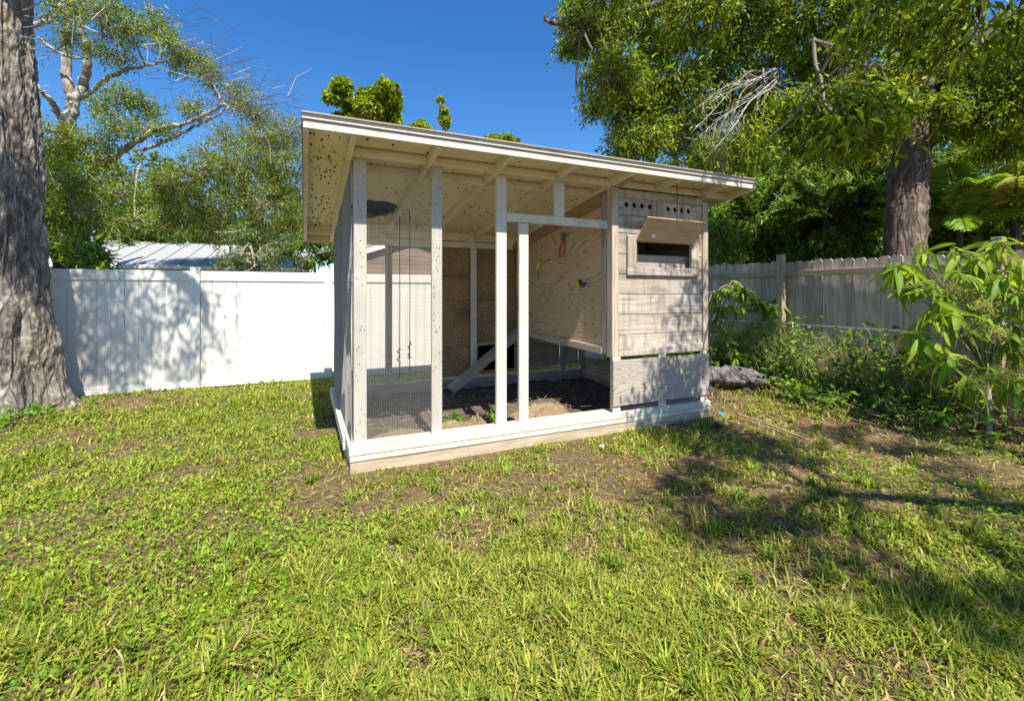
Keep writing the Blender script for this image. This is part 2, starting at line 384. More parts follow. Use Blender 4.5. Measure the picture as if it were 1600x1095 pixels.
# front posts (flat two-by-fours), door stud, header, stub
PY = 3.97
posts = [(.371, .473, 2.585), (1.029, 1.122, 2.58), (1.650, 1.755, 2.58)]
for x0, x1, zt in posts: B('post', 'wz', x0, x1, PY, PY + .04, ZS, zt)
B('door_stud', 'wz', 1.89, 1.99, PY + .004, PY + .044, ZS, 2.122)
B('header', 'wx', 1.757, 2.93, PY - .006, PY + .036, 2.126, 2.211)
B('stub_post', 'wz', 2.285, 2.395, PY, PY + .04, 2.213, 2.585)
# left and back posts
B('post', 'greyz', .37, .41, PY + .042, PY + .13, ZS, 2.56)
B('post', 'greyz', .36, .40, 5.1, 5.19, ZS, float(deckz(5.15)) - .10)
B('post', 'greyz', .36, .45, 6.33, 6.42, ZS, float(deckz(6.4)) - .10)
B('post', 'greyz', 1.00, 1.09, 6.33, 6.37, .2, 2.18)
B('post', 'wz', 2.21, 2.30, 6.29, 6.33, .2, 2.18)
for x in (3.12, 3.75): B('post', 'greyz', x, x + .07, 6.33, 6.37, .2, .8)
B('post', 'greyz', 4.10, 4.19, 6.28, 6.36, .2, .8)
# roof: deck, rafters, blocking, fascia, shingle edge
RX0, RX1, RY0, RY1 = -.01, 4.66, 3.56, 6.79
def sloped(m, x0, x1, y0, y1, d0, d1):    # slab between d0 and d1 above the deck underside
    a, b = float(deckz(y0)), float(deckz(y1))
    m.hexa(np.array([(x0, y0, a + d0), (x1, y0, a + d0), (x1, y1, b + d0), (x0, y1, b + d0), (x0, y0, a + d1), (x1, y0, a + d1), (x1, y1, b + d1), (x0, y1, b + d1)]))
deck = None
for i, (a, b) in enumerate([(RX0, 1.30), (1.303, 2.60), (2.603, RX1)]):
    d = part('roof_deck', M['deck'], shed, lambda m: sloped(m, a, b, RY0 + .005, RY1 - .005, 0, .016))
    if i == 0: deck = d
part('roofing_sheet', M['greyx'], shed, lambda m: sloped(m, RX0 - .012, RX1 + .012, RY0 - .03, RY1 + .02, .0185, .030))
rx = [.335, .99, 1.63, 2.28, 2.93, 3.54, 4.22]
for x in rx: part('rafter', M['cream_y'], shed, lambda m: sloped(m, x - .02, x + .02, RY0 + .022, RY1 - .022, -.092, -.001))
for x in (RX0 + .019, RX1 - .019): part('barge_rafter', M['wy'] if x < 1 else M['cream_y'], shed, lambda m: sloped(m, x - .018, x + .018, RY0 + .022, RY1 - .022, -.092, -.001))
part('rafter_tail', M['brownx'], shed, lambda m: sloped(m, 2.953, 2.995, RY0 + .10, 3.875, -.115, -.002))
B('fascia', 'wx', RX0, RX1, RY0, RY0 + .02, 2.622, 2.682)
B('drip_edge', 'wx', RX0 - .01, RX1 + .01, RY0 - .014, RY0 + .018, 2.685, 2.738)
zb = float(deckz(RY1)); B('fascia', 'cream_x', RX0, RX1, RY1 - .02, RY1, zb - .10, zb + .012)
ends = [RX0 + .037] + [q for x in rx for q in (x - .02, x + .02)] + [RX1 - .037]
for a, b in zip(ends[::2], ends[1::2]):
    for yb, hb in ((6.34, .085),) if a < .1 else ((3.93, .07), (4.24, .075), (6.34, .085)):
        z1 = float(deckz(yb)) - .012; B('blocking', 'cream_x', a + .001, b - .001, yb - .02, yb + .02, z1 - hb, z1, bev=.002)
B('top_plate', 'cream_x', .37, 2.9, 6.32, 6.40, 2.10, 2.18)
# torn hole in the deck with a peeled flap
hole = MB(); k = 26; ang = np.linspace(0, 2 * np.pi, k, endpoint=False)
hx = .72 + .27 * np.cos(ang) + .03 * rng.normal(size=k); hy_ = 5.42 + .22 * np.sin(ang) * (1 + .4 * np.cos(ang)) + .02 * rng.normal(size=k)
hz = deckz(hy_) - .006
hole.add(np.concatenate([np.stack([hx, hy_, hz], -1), [(.72, 5.42, float(deckz(5.42)) - .006)]]), T=[(i, k, (i + 1) % k) for i in range(k)])
hole.build('torn_hole', M['dark'], deck)
fl = MB(); gx, gy = np.meshgrid(np.linspace(.42, .92, 9), np.linspace(5.50, 5.84, 5)); sag = .10 * np.clip((5.75 - gy) / .25, 0, 1) * (1 - ((gx - .67) / .3) ** 2).clip(0, 1)
FV = np.stack([gx, gy + .02 * rng.normal(size=gx.shape), deckz(gy) - .004 - sag + .008 * rng.normal(size=gx.shape)], -1).reshape(-1, 3)
i = np.arange(4)[:, None] * 9 + np.arange(8)[None]; fq = np.stack([i, i + 1, i + 10, i + 9], -1).reshape(-1, 4)
fl.add(FV, Q=fq); fl.add(FV + (0, 0, .004), Q=fq[:, ::-1]); fl.build('peeled_flap', M['deck'], deck)
# nail tips through the deck
nl = MB()
def spike(m, p, d, r_, L):
    d = norm(np.array(d, float)); s1 = norm(np.cross(d, (.3, .5, .8))); s2 = np.cross(d, s1)
    a = [p + r_ * (s1 * math.cos(t) + s2 * math.sin(t)) for t in (0, 1.57, 3.14, 4.71)]
    m.add(np.array(a + [p + d * L * .5 + s1 * 0] + [np.array(p) + d * L]), T=[(0, 1, 5), (1, 2, 5), (2, 3, 5), (3, 0, 5)])
for i in range(420):
    if i < 75: x = .12 + .05 * rng.normal() + .12 * (i % 2) * rng.random(); y = rng.uniform(3.7, 6.5)
    else: x = rng.uniform(.02, 4.6); y = rng.uniform(3.62, 6.6)
    spike(nl, np.array([x, y, float(deckz(y)) - .0005]), (rng.normal() * .25, rng.normal() * .25, -1), rng.uniform(.007, .0125), rng.uniform(.008, .024))
tag(nl.build('nail_tips', M['nail'], shed), kind='stuff')
st = MB()
for (x0, x1, zt) in posts[:2]:
    for _ in range(26):
        x, z = rng.uniform(x0 + .01, x1 - .01), rng.uniform(.25, 2.5); st.box(x - .003, x + .003, PY - .006, PY + .002, z - .004, z + .004)
tag(st.build('staples', M['nail'], shed), kind='stuff')
# wire mesh
def wiremesh(p0, eu, ev, lu, top, pitch=.0145, r_=.0008, jitter=.0):
    """welded wire from p0 along eu (length lu) and ev=z up to top(u)"""
    m = MB(); p0 = np.array(p0); eu = np.array(eu, float); nn = np.cross(eu, (0, 0, 1))
    us = np.arange(0, lu, pitch); wave = lambda u, z: .004 * np.sin(u * 9 + z * 5)
    for u in us:
        zt = top(u); zz = np.linspace(0, zt, 6); P = p0 + eu * u + np.outer(zz, (0, 0, 1)) + np.outer(wave(u, zz), nn); m.tube(P, r_, 3, False)
    zmax = max(top(0), top(lu))
    for z in np.arange(0, zmax, pitch):
        uu = np.linspace(0, lu, 5)
        ok = [u for u in uu if top(u) >= z]
        if len(ok) < 2: continue
        uu = np.linspace(ok[0], ok[-1], 5); P = p0 + np.outer(uu, eu) + np.array([0, 0, z]) + np.outer(wave(uu, z), nn); m.tube(P, r_, 3, False)
    return m
for args in (((.372, PY - .0075, ZS + .004), (1, 0, 0), 0, .748, lambda u: 2.36),
             ((.352, PY + .0, ZS + .004), (0, 1, 0), 0, 2.44, lambda u: float(deckz(PY + u)) - .095 - ZS),
             ((.40, 6.385, .205), (1, 0, 0), 0, 1.36, lambda u: 1.96)):
    tag(wiremesh(*args[:2], args[2], args[3], args[4]).build('wire_mesh', M['wire'], shed), kind='stuff')
# back wall of strand board, in rows
for r_, (z0, z1) in enumerate(((.24, .66), (.665, .995), (1.0, 1.33), (1.335, 1.68), (1.685, 2.12))):
    for x0, x1 in ((1.80, 2.245), (2.25, 2.946)):
        B('strand_board', 'osb', x0, x1, 6.375 + .003 * (r_ % 2), 6.39 + .003 * (r_ % 2), z0, z1, bev=.002)
B('seam_light_block', 'dark', 1.80, 4.25, 6.396, 6.404, .72, 2.12, bev=0)  # black sheets added to stop light showing through the board seams
B('seam_light_block', 'dark', 1.80, 2.34, 6.396, 6.404, .24, .719, bev=0)
# coop box: side wall of plywood, siding, vents, window and lid
CX, CY = 2.918, 3.885
def quadwall(m, x, y0, y1, zb0, th):
    a, b = float(deckz(y0)) - .1, float(deckz(y1)) - .1
    m.hexa(np.array([(x, y0, zb0), (x + th, y0, zb0), (x + th, y1, zb0 + .03), (x, y1, zb0 + .03), (x, y0, a), (x + th, y0, a), (x + th, y1, b), (x, y1, b)]))
part('plywood_wall', M['plyY'], shed, lambda m: quadwall(m, CX + .03, 3.98, 5.98, .80, .014))
part('plywood_wall', M['plyY'], shed, lambda m: (m.box(CX + .03, CX + .044, 5.983, 6.32, 1.42, 2.2)))
B('wall_stud', 'sidz', CX + .002, CX + .029, 3.985, 4.07, .80, 2.50)
part('bottom_trim', M['greyy'], shed, lambda m: m.beam((CX + .012, 4.075, .825), (CX + .012, 5.98, .855), .034, .075))
part('top_trim', M['brownx'], shed, lambda m: m.beam((CX + .012, 4.075, float(deckz(4.075)) - .165), (CX + .012, 6.3, float(deckz(6.3)) - .165), .034, .12))
B('corner_post', 'sidz', CX, CX + .082, CY - .004, CY + .09, .77, 2.555)
B('corner_post', 'sidz', CX + .03, CX + .082, CY + .004, CY + .08, ZS, .768)
B('corner_post', 'sidz', 4.205, 4.285, CY - .004, CY + .09, .77, 2.50)
B('corner_post', 'sidz', 4.215, 4.275, CY + .004, CY + .08, ZS, .768)
# siding boards; those beside the window opening are split
WX0, WX1, WZ0, WZ1 = 3.235, 4.02, 1.725, 1.995     # opening
SL, SRr = CX + .085, 4.202
zr = [.785, 1.0, 1.216, 1.43, 1.645, 1.86, 2.075, 2.27]
for i in range(7):
    z0, z1 = zr[i] + .003, zr[i + 1] - .003
    yo = CY + .012 + rng.uniform(-.002, .003)
    if i in (4, 5):
        B('siding_board', 'sid', SL, WX0 - .002, yo, yo + .02, z0, z1); B('siding_board', 'sid', WX1 + .002, SRr, yo, yo + .02, z0, z1)
        if i == 4: B('siding_board', 'sid', WX0 + .0005, WX1 - .0005, yo, yo + .02, z0, WZ0)
        if i == 5: B('siding_board', 'sid', WX0 + .0005, WX1 - .0005, yo, yo + .02, WZ1, z1) if WZ1 < z1 else None
    else: B('siding_board', 'sid', SL, SRr, yo, yo + .02, z0, z1)
B('siding_board', 'sid', SL - .004, SRr + .002, CY - .006, CY + .008, .775, .865)
# top rail, mid stud, vent panels with real holes
B('top_rail', 'sid', SL, SRr, CY + .004, CY + .026, 2.455, 2.54)
B('mid_stud', 'sidz', 3.53, 3.625, CY + .004, CY + .026, 2.272, 2.453)
def holed(m, x0, x1, z0, z1, y, th, cx, cz, r_):
    n = 16; edges = [x0] + [(a + b) / 2 for a, b in zip(cx, cx[1:])] + [x1]
    for c, a, b in zip(cx, edges, edges[1:]):
        t = np.arange(n) / n * 2 * np.pi + np.pi / n
        ci = np.stack([c + r_ * np.cos(t), cz + r_ * np.sin(t)], -1)
        bo = []
        for q in t:
            dx, dz = math.cos(q), math.sin(q)
            k = min(((b - c) if dx > 0 else (c - a)) / max(abs(dx), 1e-6), ((z1 - cz) if dz > 0 else (cz - z0)) / max(abs(dz), 1e-6)); bo.append((c + dx * k, cz + dz * k))
        bo = np.array(bo)
        cor = {}
        V = [(p[0], y, p[1]) for p in ci] + [(p[0], y, p[1]) for p in bo] + [(p[0], y + th, p[1]) for p in ci]
        Q = [(i, (i + 1) % n, n + (i + 1) % n, n + i) for i in range(n)] + [(i, 2 * n + i, 2 * n + (i + 1) % n, (i + 1) % n) for i in range(n)]
        V += [(b, y, z1), (a, y, z1), (a, y, z0), (b, y, z0)]
        T = []
        for i in range(n):
            j = (i + 1) % n; p, q = bo[i], bo[j]
            if abs(p[0] - q[0]) > 1e-6 and abs(p[1] - q[1]) > 1e-6:
                mid = (t[i] + np.pi / n) % (2 * np.pi); k = int(mid // (np.pi / 2)); T.append((n + i, n + j, 3 * n + k))
        m.add(np.array(V), T=T, Q=Q)
for (x0, x1, cs, cz) in ((SL, 3.528, (3.12, 3.225, 3.33, 3.435), 2.385), (3.627, SRr, (3.70, 3.80, 3.90, 4.00), 2.38)):
    part('vent_panel', M['sid'], shed, lambda m: holed(m, x0, x1, 2.273, 2.453, CY + .018, .018, list(cs), cz, .029))
B('vent_shade_sheet', 'dark', SL, SRr, CY + .05, CY + .06, 2.275, 2.45, bev=0)  # near-black sheet stands in for the interior shade behind the holes
# window frame boards proud of the siding
FT = .105
B('window_frame', 'sidz', WX0 - .125, WX0, CY - .014, CY + .008, WZ0 - .0, 2.06)
B('window_frame', 'sidz', WX1, WX1 + .115, CY - .014, CY + .008, WZ0 - .0, 2.06)
B('window_frame', 'sid', WX0 - .125, WX1 + .115, CY - .016, CY + .008, WZ0 - .092, WZ0 - .002)
B('window_frame', 'sid', WX0 + .001, WX1 - .001, CY - .014, CY + .008, WZ1, 2.06)
B('inner_board', 'greyx', WX0 - .1, WX1 + .1, CY + .10, CY + .115, 1.45, 1.868)
B('inner_wall', 'greyx', WX0 - .25, WX1 + .16, CY + .95, CY + .965, 1.0, 2.3)
# lid hinged along the top of the opening, swung up and held by a wire
LA = R(38); dv = np.array([0, -math.sin(LA), math.cos(LA)]); up = np.array([0, -math.cos(LA), -math.sin(LA)])
h0 = np.array([WX0 - .012, CY - .022, 2.002]); h1 = np.array([WX1 + .02, CY - .022, 1.995]); LW = .285
lid = MB(); c = []
for o in (0, .014):
    for q in (h0, h1, h1 + dv * LW, h0 + dv * LW): c.append(q - up * o)
lid.hexa(np.array([c[0], c[1], c[2], c[3], c[4], c[5], c[6], c[7]]))
lid = lid.build('window_lid', M['lid'], shed)
part('latch_plate', M['bone'], lid, lambda m: m.beam(h0 + dv * .05 + np.array([.19, 0, 0]) + up * .003, h0 + dv * .09 + np.array([.19, 0, 0]) + up * .003, .045, .004, up=up))
lt = (h0 + h1) / 2 + dv * (LW - .01)
lt[0] = 3.62
part('lid_wire', M['nail'], shed, lambda m: m.tube([lt - (0, 0, .02), lt + (.002, 0, .2), (lt[0], lt[1], float(deckz(lt[1])))], .0045, 5))
# lower plywood panel with spacer blocks
B('lower_panel', 'plyX', CX + .002, 4.283, CY - .022, CY - .007, .262, .742)
for x in (CX + .004, 3.54, 4.16):
    B('spacer_block', 'wz' if x < 4 else 'wx', x, x + .10, CY - .006, CY + .0035, ZS, .772, bev=.001)
# right and rear walls of the coop box
part('plywood_wall', M['plyX'], shed, lambda m: quadwall(m, 4.255, 3.98, 6.30, .77, .014))
B('strand_board', 'osb', 2.95, 4.25, 6.375, 6.39, .72, 2.12, bev=.002)
B('coop_floor', 'greyy', CX + .05, 4.25, 3.98, 6.37, .775, .79, bev=0)
for x0, x1 in ((2.35, 3.12), (3.2, 3.75), (3.82, 4.10)): B('back_board', 'greyx', x0, x1, 6.375, 6.39, .285, .715)
for z0, z1 in ((.20, .285), (.295, .40)): B('side_board', 'greyy', 4.17, 4.19, 4.1, 6.27, z0, z1)

# soil inside the run, sand mounds, the leaning ramp
Vs, Qs = grid(SX0 + .115, SX1 - .115, SY0 + .195, SY1 - .105, 70, 46, lambda X, Y: .045 + .05 * (vnoise(X, Y, .35, 5) - .5) + .03 * (vnoise(X, Y, .09, 6) - .5))
tag(MB().add(Vs, Q=Qs).build('run_soil', M['soil'], smooth=True), 'dark bare soil inside the wire run', 'soil', kind='structure')
def mound(cx, cy, rx_, ry_, h, label):
    n = 22; X, Y = np.meshgrid(np.linspace(-1, 1, n), np.linspace(-1, 1, n)); d = np.hypot(X, Y)
    z = h * np.clip(1 - d ** 2, 0, 1) ** .8 * (.75 + .5 * vnoise(X + cx * 5, Y, .35, 9)) + .012 * rng.normal(size=X.shape) * (d < 1) + .02
    i = np.arange(n - 1)[:, None] * n + np.arange(n - 1)[None]
    m = MB().add(np.stack([cx + X * rx_, cy + Y * ry_, z + .0], -1).reshape(-1, 3), Q=np.stack([i, i + 1, i + n + 1, i + n], -1).reshape(-1, 4))
    tag(m.build('sand_mound', M['sand']), label, 'sand mound', 'sand mounds inside the run')
mound(1.36, 4.33, .24, .24, .15, 'dry sand mound just right of the mesh bay, behind the sill')
mound(1.66, 4.45, .14, .26, .14, 'narrow sand mound behind the white post left of the doorway')
mound(2.36, 4.42, .44, .30, .19, 'broad sand mound with dry straw in the open doorway')
mound(.85, 4.4, .35, .26, .10, 'low sand mound behind the wire mesh bay')
rp = thing('ramp', (2.3, 6.12, .2), 'grey timber hen ramp leaning up to the coop door', 'ramp')
part('plank', M['greyx'], rp, lambda m: m.beam((1.80, 6.02, .13), (2.90, 6.10, .90), .20, .03))
part('side_rail', M['greyx'], rp, lambda m: m.beam((1.80, 5.905, .12), (2.90, 5.985, .89), .03, .09))

# ------------------------------------------------------------------ things hung in the run
def chain(x, y, z0, label):
    m = MB(); zt = float(deckz(y)) - .0
    m.tube([(x, y, zt), (x + .004, y, (zt + z0) / 2), (x, y, z0)], .0045, 5)
    t = thing('hanging_chain', (x, y, zt), label, 'chain', 'chains hung in the run')
    m.build('link_strand', M['nail'], t)
    k = MB()
    for q in range(7): k.tube([(x + rng.normal() * .006, y + rng.normal() * .006, z0 + .16 + .03 * q), (x + rng.normal() * .012, y, z0 + .19 + .03 * q)], .009, 5)
    k.build('chain_bundle', M['nail'], t)
chain(1.02, 5.45, .42, 'dark hanging chain beside the back post of the mesh bay')
chain(1.14, 5.45, .50, 'dark hanging chain farther from the back post')
wx_ = CX + .028
t = thing('loppers', (wx_, 4.9, 2.2), 'steel loppers with orange grips hung on the plywood wall', 'loppers')
part('blade', M['steel'], t, lambda m: (m.beam((wx_ - .012, 4.93, 2.2), (wx_ - .016, 4.90, 2.06), .014, .05, up=(0, 1, 0)), m.beam((wx_ - .022, 4.86, 2.19), (wx_ - .02, 4.90, 2.05), .014, .04, up=(0, 1, 0))))
part('handle', M['steel'], t, lambda m: m.tube([(wx_ - .02, 4.91, 2.07), (wx_ - .02, 4.985, 1.99), (wx_ - .02, 5.0, 1.90)], .012, 7))
part('grip', M['orange'], t, lambda m: m.tube([(wx_ - .03, 4.885, 2.07), (wx_ - .03, 4.87, 1.98), (wx_ - .03, 4.90, 1.885)], .016, 7))
t = thing('hand_saw', (wx_, 5.55, 1.8), 'small yellow handled pruning saw hung deep on the plywood wall', 'saw')
part('handle', M['yel'], t, lambda m: m.tube([(wx_ - .02, 5.50, 1.87), (wx_ - .02, 5.55, 1.81), (wx_ - .02, 5.58, 1.76)], .02, 7))
part('blade', M['galv'], t, lambda m: m.beam((wx_ - .015, 5.58, 1.76), (wx_ - .012, 5.57, 1.64), .006, .03, up=(0, 1, 0)))
t = thing('spray_nozzle', (wx_, 4.47, 1.54), 'yellow and black hose spray nozzle hung near the doorway', 'nozzle')
part('body', M['blackp'], t, lambda m: (m.tube([(wx_ - .02, 4.52, 1.585), (wx_ - .03, 4.46, 1.55), (wx_ - .03, 4.41, 1.525)], [.016, .018, .012], 8), m.tube([(wx_ - .028, 4.42, 1.525), (wx_ - .03, 4.37, 1.56)], .011, 6)))
part('trigger', M['yel'], t, lambda m: m.tube([(wx_ - .02, 4.535, 1.58), (wx_ - .03, 4.53, 1.53), (wx_ - .03, 4.50, 1.485)], [.014, .02, .012], 8))

# ------------------------------------------------------------------ white vinyl fence behind the shed
FY = 8.26; vf = thing('vinyl_fence', (-1.45, FY, 0), 'white vinyl privacy fence with capped posts behind the coop', 'fence')
def V_(name, *a, bev=.004, par=None): return part(name, M['vinyl'], par or vf, lambda m: m.box(*a, bev))
xp = [-1.50 + 1.86 * k for k in range(-4, 6)]
for x in xp:
    p_ = V_('post', x - .06, x + .06, FY - .06, FY + .06, -.1, 1.80)
    V_('cap', x - .067, x + .067, FY - .067, FY + .067, 1.802, 1.825, par=p_)
for a, b in zip(xp, xp[1:]):
    V_('top_rail', a + .061, b - .061, FY - .028, FY + .028, 1.625, 1.775); V_('bottom_rail', a + .061, b - .061, FY - .028, FY + .028, .01, .12)
    n = 11; wd = (b - a - .124) / n
    for i in range(n): V_('plank', a + .062 + i * wd + .0012, a + .062 + (i + 1) * wd - .0014, FY - .011, FY + .011, .121, 1.624, bev=.002)

# ------------------------------------------------------------------ dog-eared wooden fence on the right, chain-link in front of it
WXf = 7.08; wf = thing('wooden_fence', (WXf, 4, 0), 'weathered grey dog-eared picket fence along the right side', 'fence')
y = -1.2; k = 0
while y < 8.2:
    wd = .14 + rng.uniform(-.004, .004); top = 1.93 + .018 * (y - 3) * .6 + rng.uniform(-.018, .018); z0 = -.02
    def pk(m, y=y, wd=wd, top=top, xo=rng.uniform(-.006, .006)):
        c = .032; pr = [(y, z0), (y + wd, z0), (y + wd, top - c), (y + wd - c, top), (y + c, top), (y, top - c)]
        n = len(pr); V = [(WXf + xo, a, b) for a, b in pr] + [(WXf + xo + .018, a, b) for a, b in pr]
        m.add(V, T=[(0, 2, 1), (0, 5, 2), (n, n + 1, n + 2), (n, n + 2, n + 5)], Q=[(2, 5, 4, 3), (n + 2, n + 3, n + 4, n + 5)] + [(i, (i + 1) % n, n + (i + 1) % n, n + i) for i in range(n)])
    part('picket', M['picket'], wf, pk); y += wd + .004
for z in (1.71, .35): B('rail', 'picketx', WXf - .05, WXf - .010, -1.2, 8.2, z, z + .085, wf)
for yy in (-.2, 2.3, 4.82, 7.3): B('post', 'sidz', WXf - .15, WXf - .052, yy, yy + .098, -.1, 2.06, wf)
clf = thing('chain_link_fence', (6.82, 3, 0), 'low galvanized chain-link fence overgrown with weeds before the pickets', 'fence')
part('top_rail', M['galv'], clf, lambda m: m.tube([(6.82, -1.2, .955), (6.82, 3, .96), (6.82, 7.8, .955)], .017, 10), True)
for yy in (-.6, 1.9, 4.6, 7.2): part('post', M['galv'], clf, lambda m: m.tube([(6.85, yy, -.1), (6.85, yy, .99)], .022, 10), True)
cl = MB()
for s in (-1, 1):
    for y0 in np.arange(-2.2, 8.6, .075):
        a, b = (y0, 0), (y0 + s * .92, .94)
        cl.tube([(6.82 + .004 * s, a[0], .02), (6.82 + .004 * s, b[0], b[1])], .0016, 3, False)
tag(cl.build('diamond_mesh', M['galv'], clf), kind='stuff')

# ------------------------------------------------------------------ neighbours beyond the white fence
nb = thing('neighbour_house', (-2.5, 15, 0), 'low house with pale grey metal roof beyond the white fence', 'house')
roofm = flat('pale_metal_roof', (.36, .36, .36), .45, .0, .12); wallm = flat('cream_wall', (.62, .58, .50), .8)
NX0, NX1, NY0, NY1 = -8.0, .2, 13.2, 16.6; ez, rz_ = 2.10, 2.93
part('wall', wallm, nb, lambda m: m.box(NX0 + .3, NX1 - .3, NY0 + .35, 19.6, -.1, 2.06))
rf = part('roof', roofm, nb, lambda m: (m.hexa(np.array([(NX0, NY0, ez - .05), (NX1, NY0, ez - .05), (NX1, NY1, rz_ - .05), (NX0, NY1, rz_ - .05), (NX0, NY0, ez), (NX1, NY0, ez), (NX1, NY1, rz_), (NX0, NY1, rz_)])),
                                        m.hexa(np.array([(NX0, NY1, rz_ - .05), (NX1, NY1, rz_ - .05), (NX1, 20, ez - .05), (NX0, 20, ez - .05), (NX0, NY1, rz_), (NX1, NY1, rz_), (NX1, 20, ez), (NX0, 20, ez)]))))
for x in np.arange(NX0 + .2, NX1, .42): part('standing_seam', roofm, rf, lambda m: m.beam((x, NY0 + .01, ez + .012), (x, NY1 - .02, rz_ + .012), .03, .03))
part('gutter', M['vinyl'], nb, lambda m: m.box(NX0 - .02, NX1 + .02, NY0 - .09, NY0 - .002, ez - .10, ez - .01, .01))
ng = thing('neighbour_shed', (2.2, 12.5, 0), 'brown gabled outbuilding with white barge boards beyond the white fence', 'outbuilding')
brownw = timber('brown_wall', (.22, .15, .11), (.30, .21, .15), 'x')
gm = MB(); GP = [(.85, 2.28), (.85, 0), (4.4, 0), (4.4, 2.28), (2.6, 2.85)]
gm.add([(a, 12.0, b) for a, b in GP] + [(a, 15.0, b) for a, b in GP], T=[(0, 1, 2), (0, 2, 3), (0, 3, 4)], Q=[(0, 5, 6, 1), (2, 7, 8, 3)]); gm.build('wall', brownw, ng)
for i in range(9):
    z = 1.62 + i * .11; e = max(0, (z - 2.28) / .57) * 1.75 if z > 2.28 else 0
    part('lap_board', brownw, ng, lambda m: m.box(.86 + e, 4.39 - e, 11.975, 11.998, z, z + .105))
for a, b in (((.6, 2.22), (2.6, 2.90)), ((2.6, 2.90), (4.65, 2.22))):
    part('barge_board', M['vinyl'], ng, lambda m: m.beam((a[0], 11.88, a[1]), (b[0], 11.88, b[1]), .05, .14))
    part('roof', roofm, ng, lambda m: m.beam((a[0], 13.5, a[1] + .09), (b[0], 13.5, b[1] + .09), 3.3, .04))

# ------------------------------------------------------------------ vegetation tools
def leaves(P, D, L, W, col, fold=.25, droop=.15, var=.22, rs=None):
    """one folded four-cornered leaf for every point"""
    n = len(P); L = np.broadcast_to(L, (n,)) * rng.uniform(.5, 1.35, n); W = np.broadcast_to(W, (n,)) * rng.uniform(.75, 1.2, n)
    D = norm(D); S = norm(np.cross(D, norm(rng.normal(size=(n, 3)) * .8 + np.array([0, 0, 1.0])))); N = np.cross(S, D)
    mid = P + D * (L * .42)[:, None] + N * (W * fold)[:, None]
    tip = P + D * L[:, None] + np.array([0, 0, -1.0]) * (L * droop)[:, None]
    V = np.stack([P, mid + S * (W / 2)[:, None], tip, mid - S * (W / 2)[:, None]], 1).reshape(-1, 3)
    i = np.arange(n)[:, None] * 4; T = np.concatenate([i + [0, 1, 2], i + [0, 2, 3]], 0)
    c = np.asarray(col, float); c = c[rng.integers(0, len(c), n)] if c.ndim == 2 else np.broadcast_to(c, (n, 3))
    c = c * np.array([1.55, 1.78, 1.5]) * (1 + var * rng.normal(size=(n, 1))).clip(.45, 1.7) * (1 + .07 * rng.normal(size=(n, 3)))
    return V, T, np.repeat(c.clip(.004, .6), 4, 0)
def ell(n, c, r_, shell=.55):
    d = norm(rng.normal(size=(n, 3))); q = rng.random(n) ** (1 / 3); q = shell * (q * .35 + .65) + (1 - shell) * q
    return np.asarray(c) + d * q[:, None] * np.asarray(r_), d
def crown(parent, clumps, L, W, col, per=14, spread=.16, twig=None, limbs=None, droop=.35, mat='leaf', bare=0.0, blen=.3):
    """clumps: (centre, radii, twigs). Leaves sit along twigs; twigs reach from the clump's inner branch."""
    lb = MB(); tw = MB()
    LP = np.concatenate([np.asarray(q[0], float) for q in limbs]) if limbs else None
    for c, r_, nt_ in clumps:
        c = np.asarray(c, float); r_ = np.broadcast_to(np.asarray(r_, float), (3,))
        E, d = ell(nt_, c, r_)
        dirs = norm(d + rng.normal(size=d.shape) * .55 + np.array([0, 0, -droop * .6]))
        tl = blen * rng.uniform(.6, 1.3, nt_); S0 = E - dirs * tl[:, None]
        tt = rng.random((nt_, per)) ** .7
        P = S0[:, None] + dirs[:, None] * (tl[:, None] * tt)[..., None] + rng.normal(size=(nt_, per, 3)) * spread * .35
        D = dirs[:, None] * .7 + norm(rng.normal(size=(nt_, per, 3))) * (.95, .95, .6) + np.array([0, 0, -droop * .6])
        tint = (1 + .24 * rng.normal(size=(nt_, 1)))
        keep = rng.random(nt_) > bare
        Pk, Dk = P[keep].reshape(-1, 3), D[keep].reshape(-1, 3)
        if len(Pk):
            V, T, C = leaves(Pk, Dk, L, W, col); C = C * np.repeat(tint[keep].clip(.5, 1.7), per * 4, 0); lb.add(V, T=T, col=C)
        if twig is not None:
            root = c + rng.normal(size=3) * r_ * .15
            if LP is not None:
                q = LP[np.argmin(np.linalg.norm(LP - c, axis=1))]; mid = (q + root) / 2 + rng.normal(size=3) * .12
                tw.tube(curve([q, mid + rng.normal(size=3) * .05, root], 4, .008), np.linspace(.02, .008, 9), 5, False)
            for i in range(0, nt_, 3):
                mid = (root + S0[i]) / 2 + rng.normal(size=3) * .06 * np.linalg.norm(S0[i] - root)
                tw.tube([root, mid, S0[i], E[i]], [.011, .008, .005, .0025], 3, False)
    out = lb.build('crown', M[mat], parent, usecol=True) if lb.n else None
    if tw.n: tag(tw.build('twigs', M[twig], parent), kind='stuff')
    return out
def curve(pts, n=14, wob=.0):
    """Catmull-Rom through points"""
    p = np.asarray(pts, float); p = np.concatenate([[2 * p[0] - p[1]], p, [2 * p[-1] - p[-2]]]); out = []
    for i in range(1, len(p) - 2):
        for t in np.linspace(0, 1, n, endpoint=False):
            out.append(.5 * (2 * p[i] + (p[i + 1] - p[i - 1]) * t + (2 * p[i - 1] - 5 * p[i] + 4 * p[i + 1] - p[i + 2]) * t * t + (3 * p[i] - p[i - 1] - 3 * p[i + 1] + p[i + 2]) * t ** 3))
    out.append(p[-2]); out = np.array(out); return out + rng.normal(size=out.shape) * wob
def limb(parent, pts, r0, r1, mat, name='limb', n=10, wob=.01, sides=9):
    c = curve(pts, n, wob); part(name, M[mat], parent, lambda m: m.tube(c, np.linspace(r0, r1, len(c)), sides, True, wob=.05), True); return (c, None)

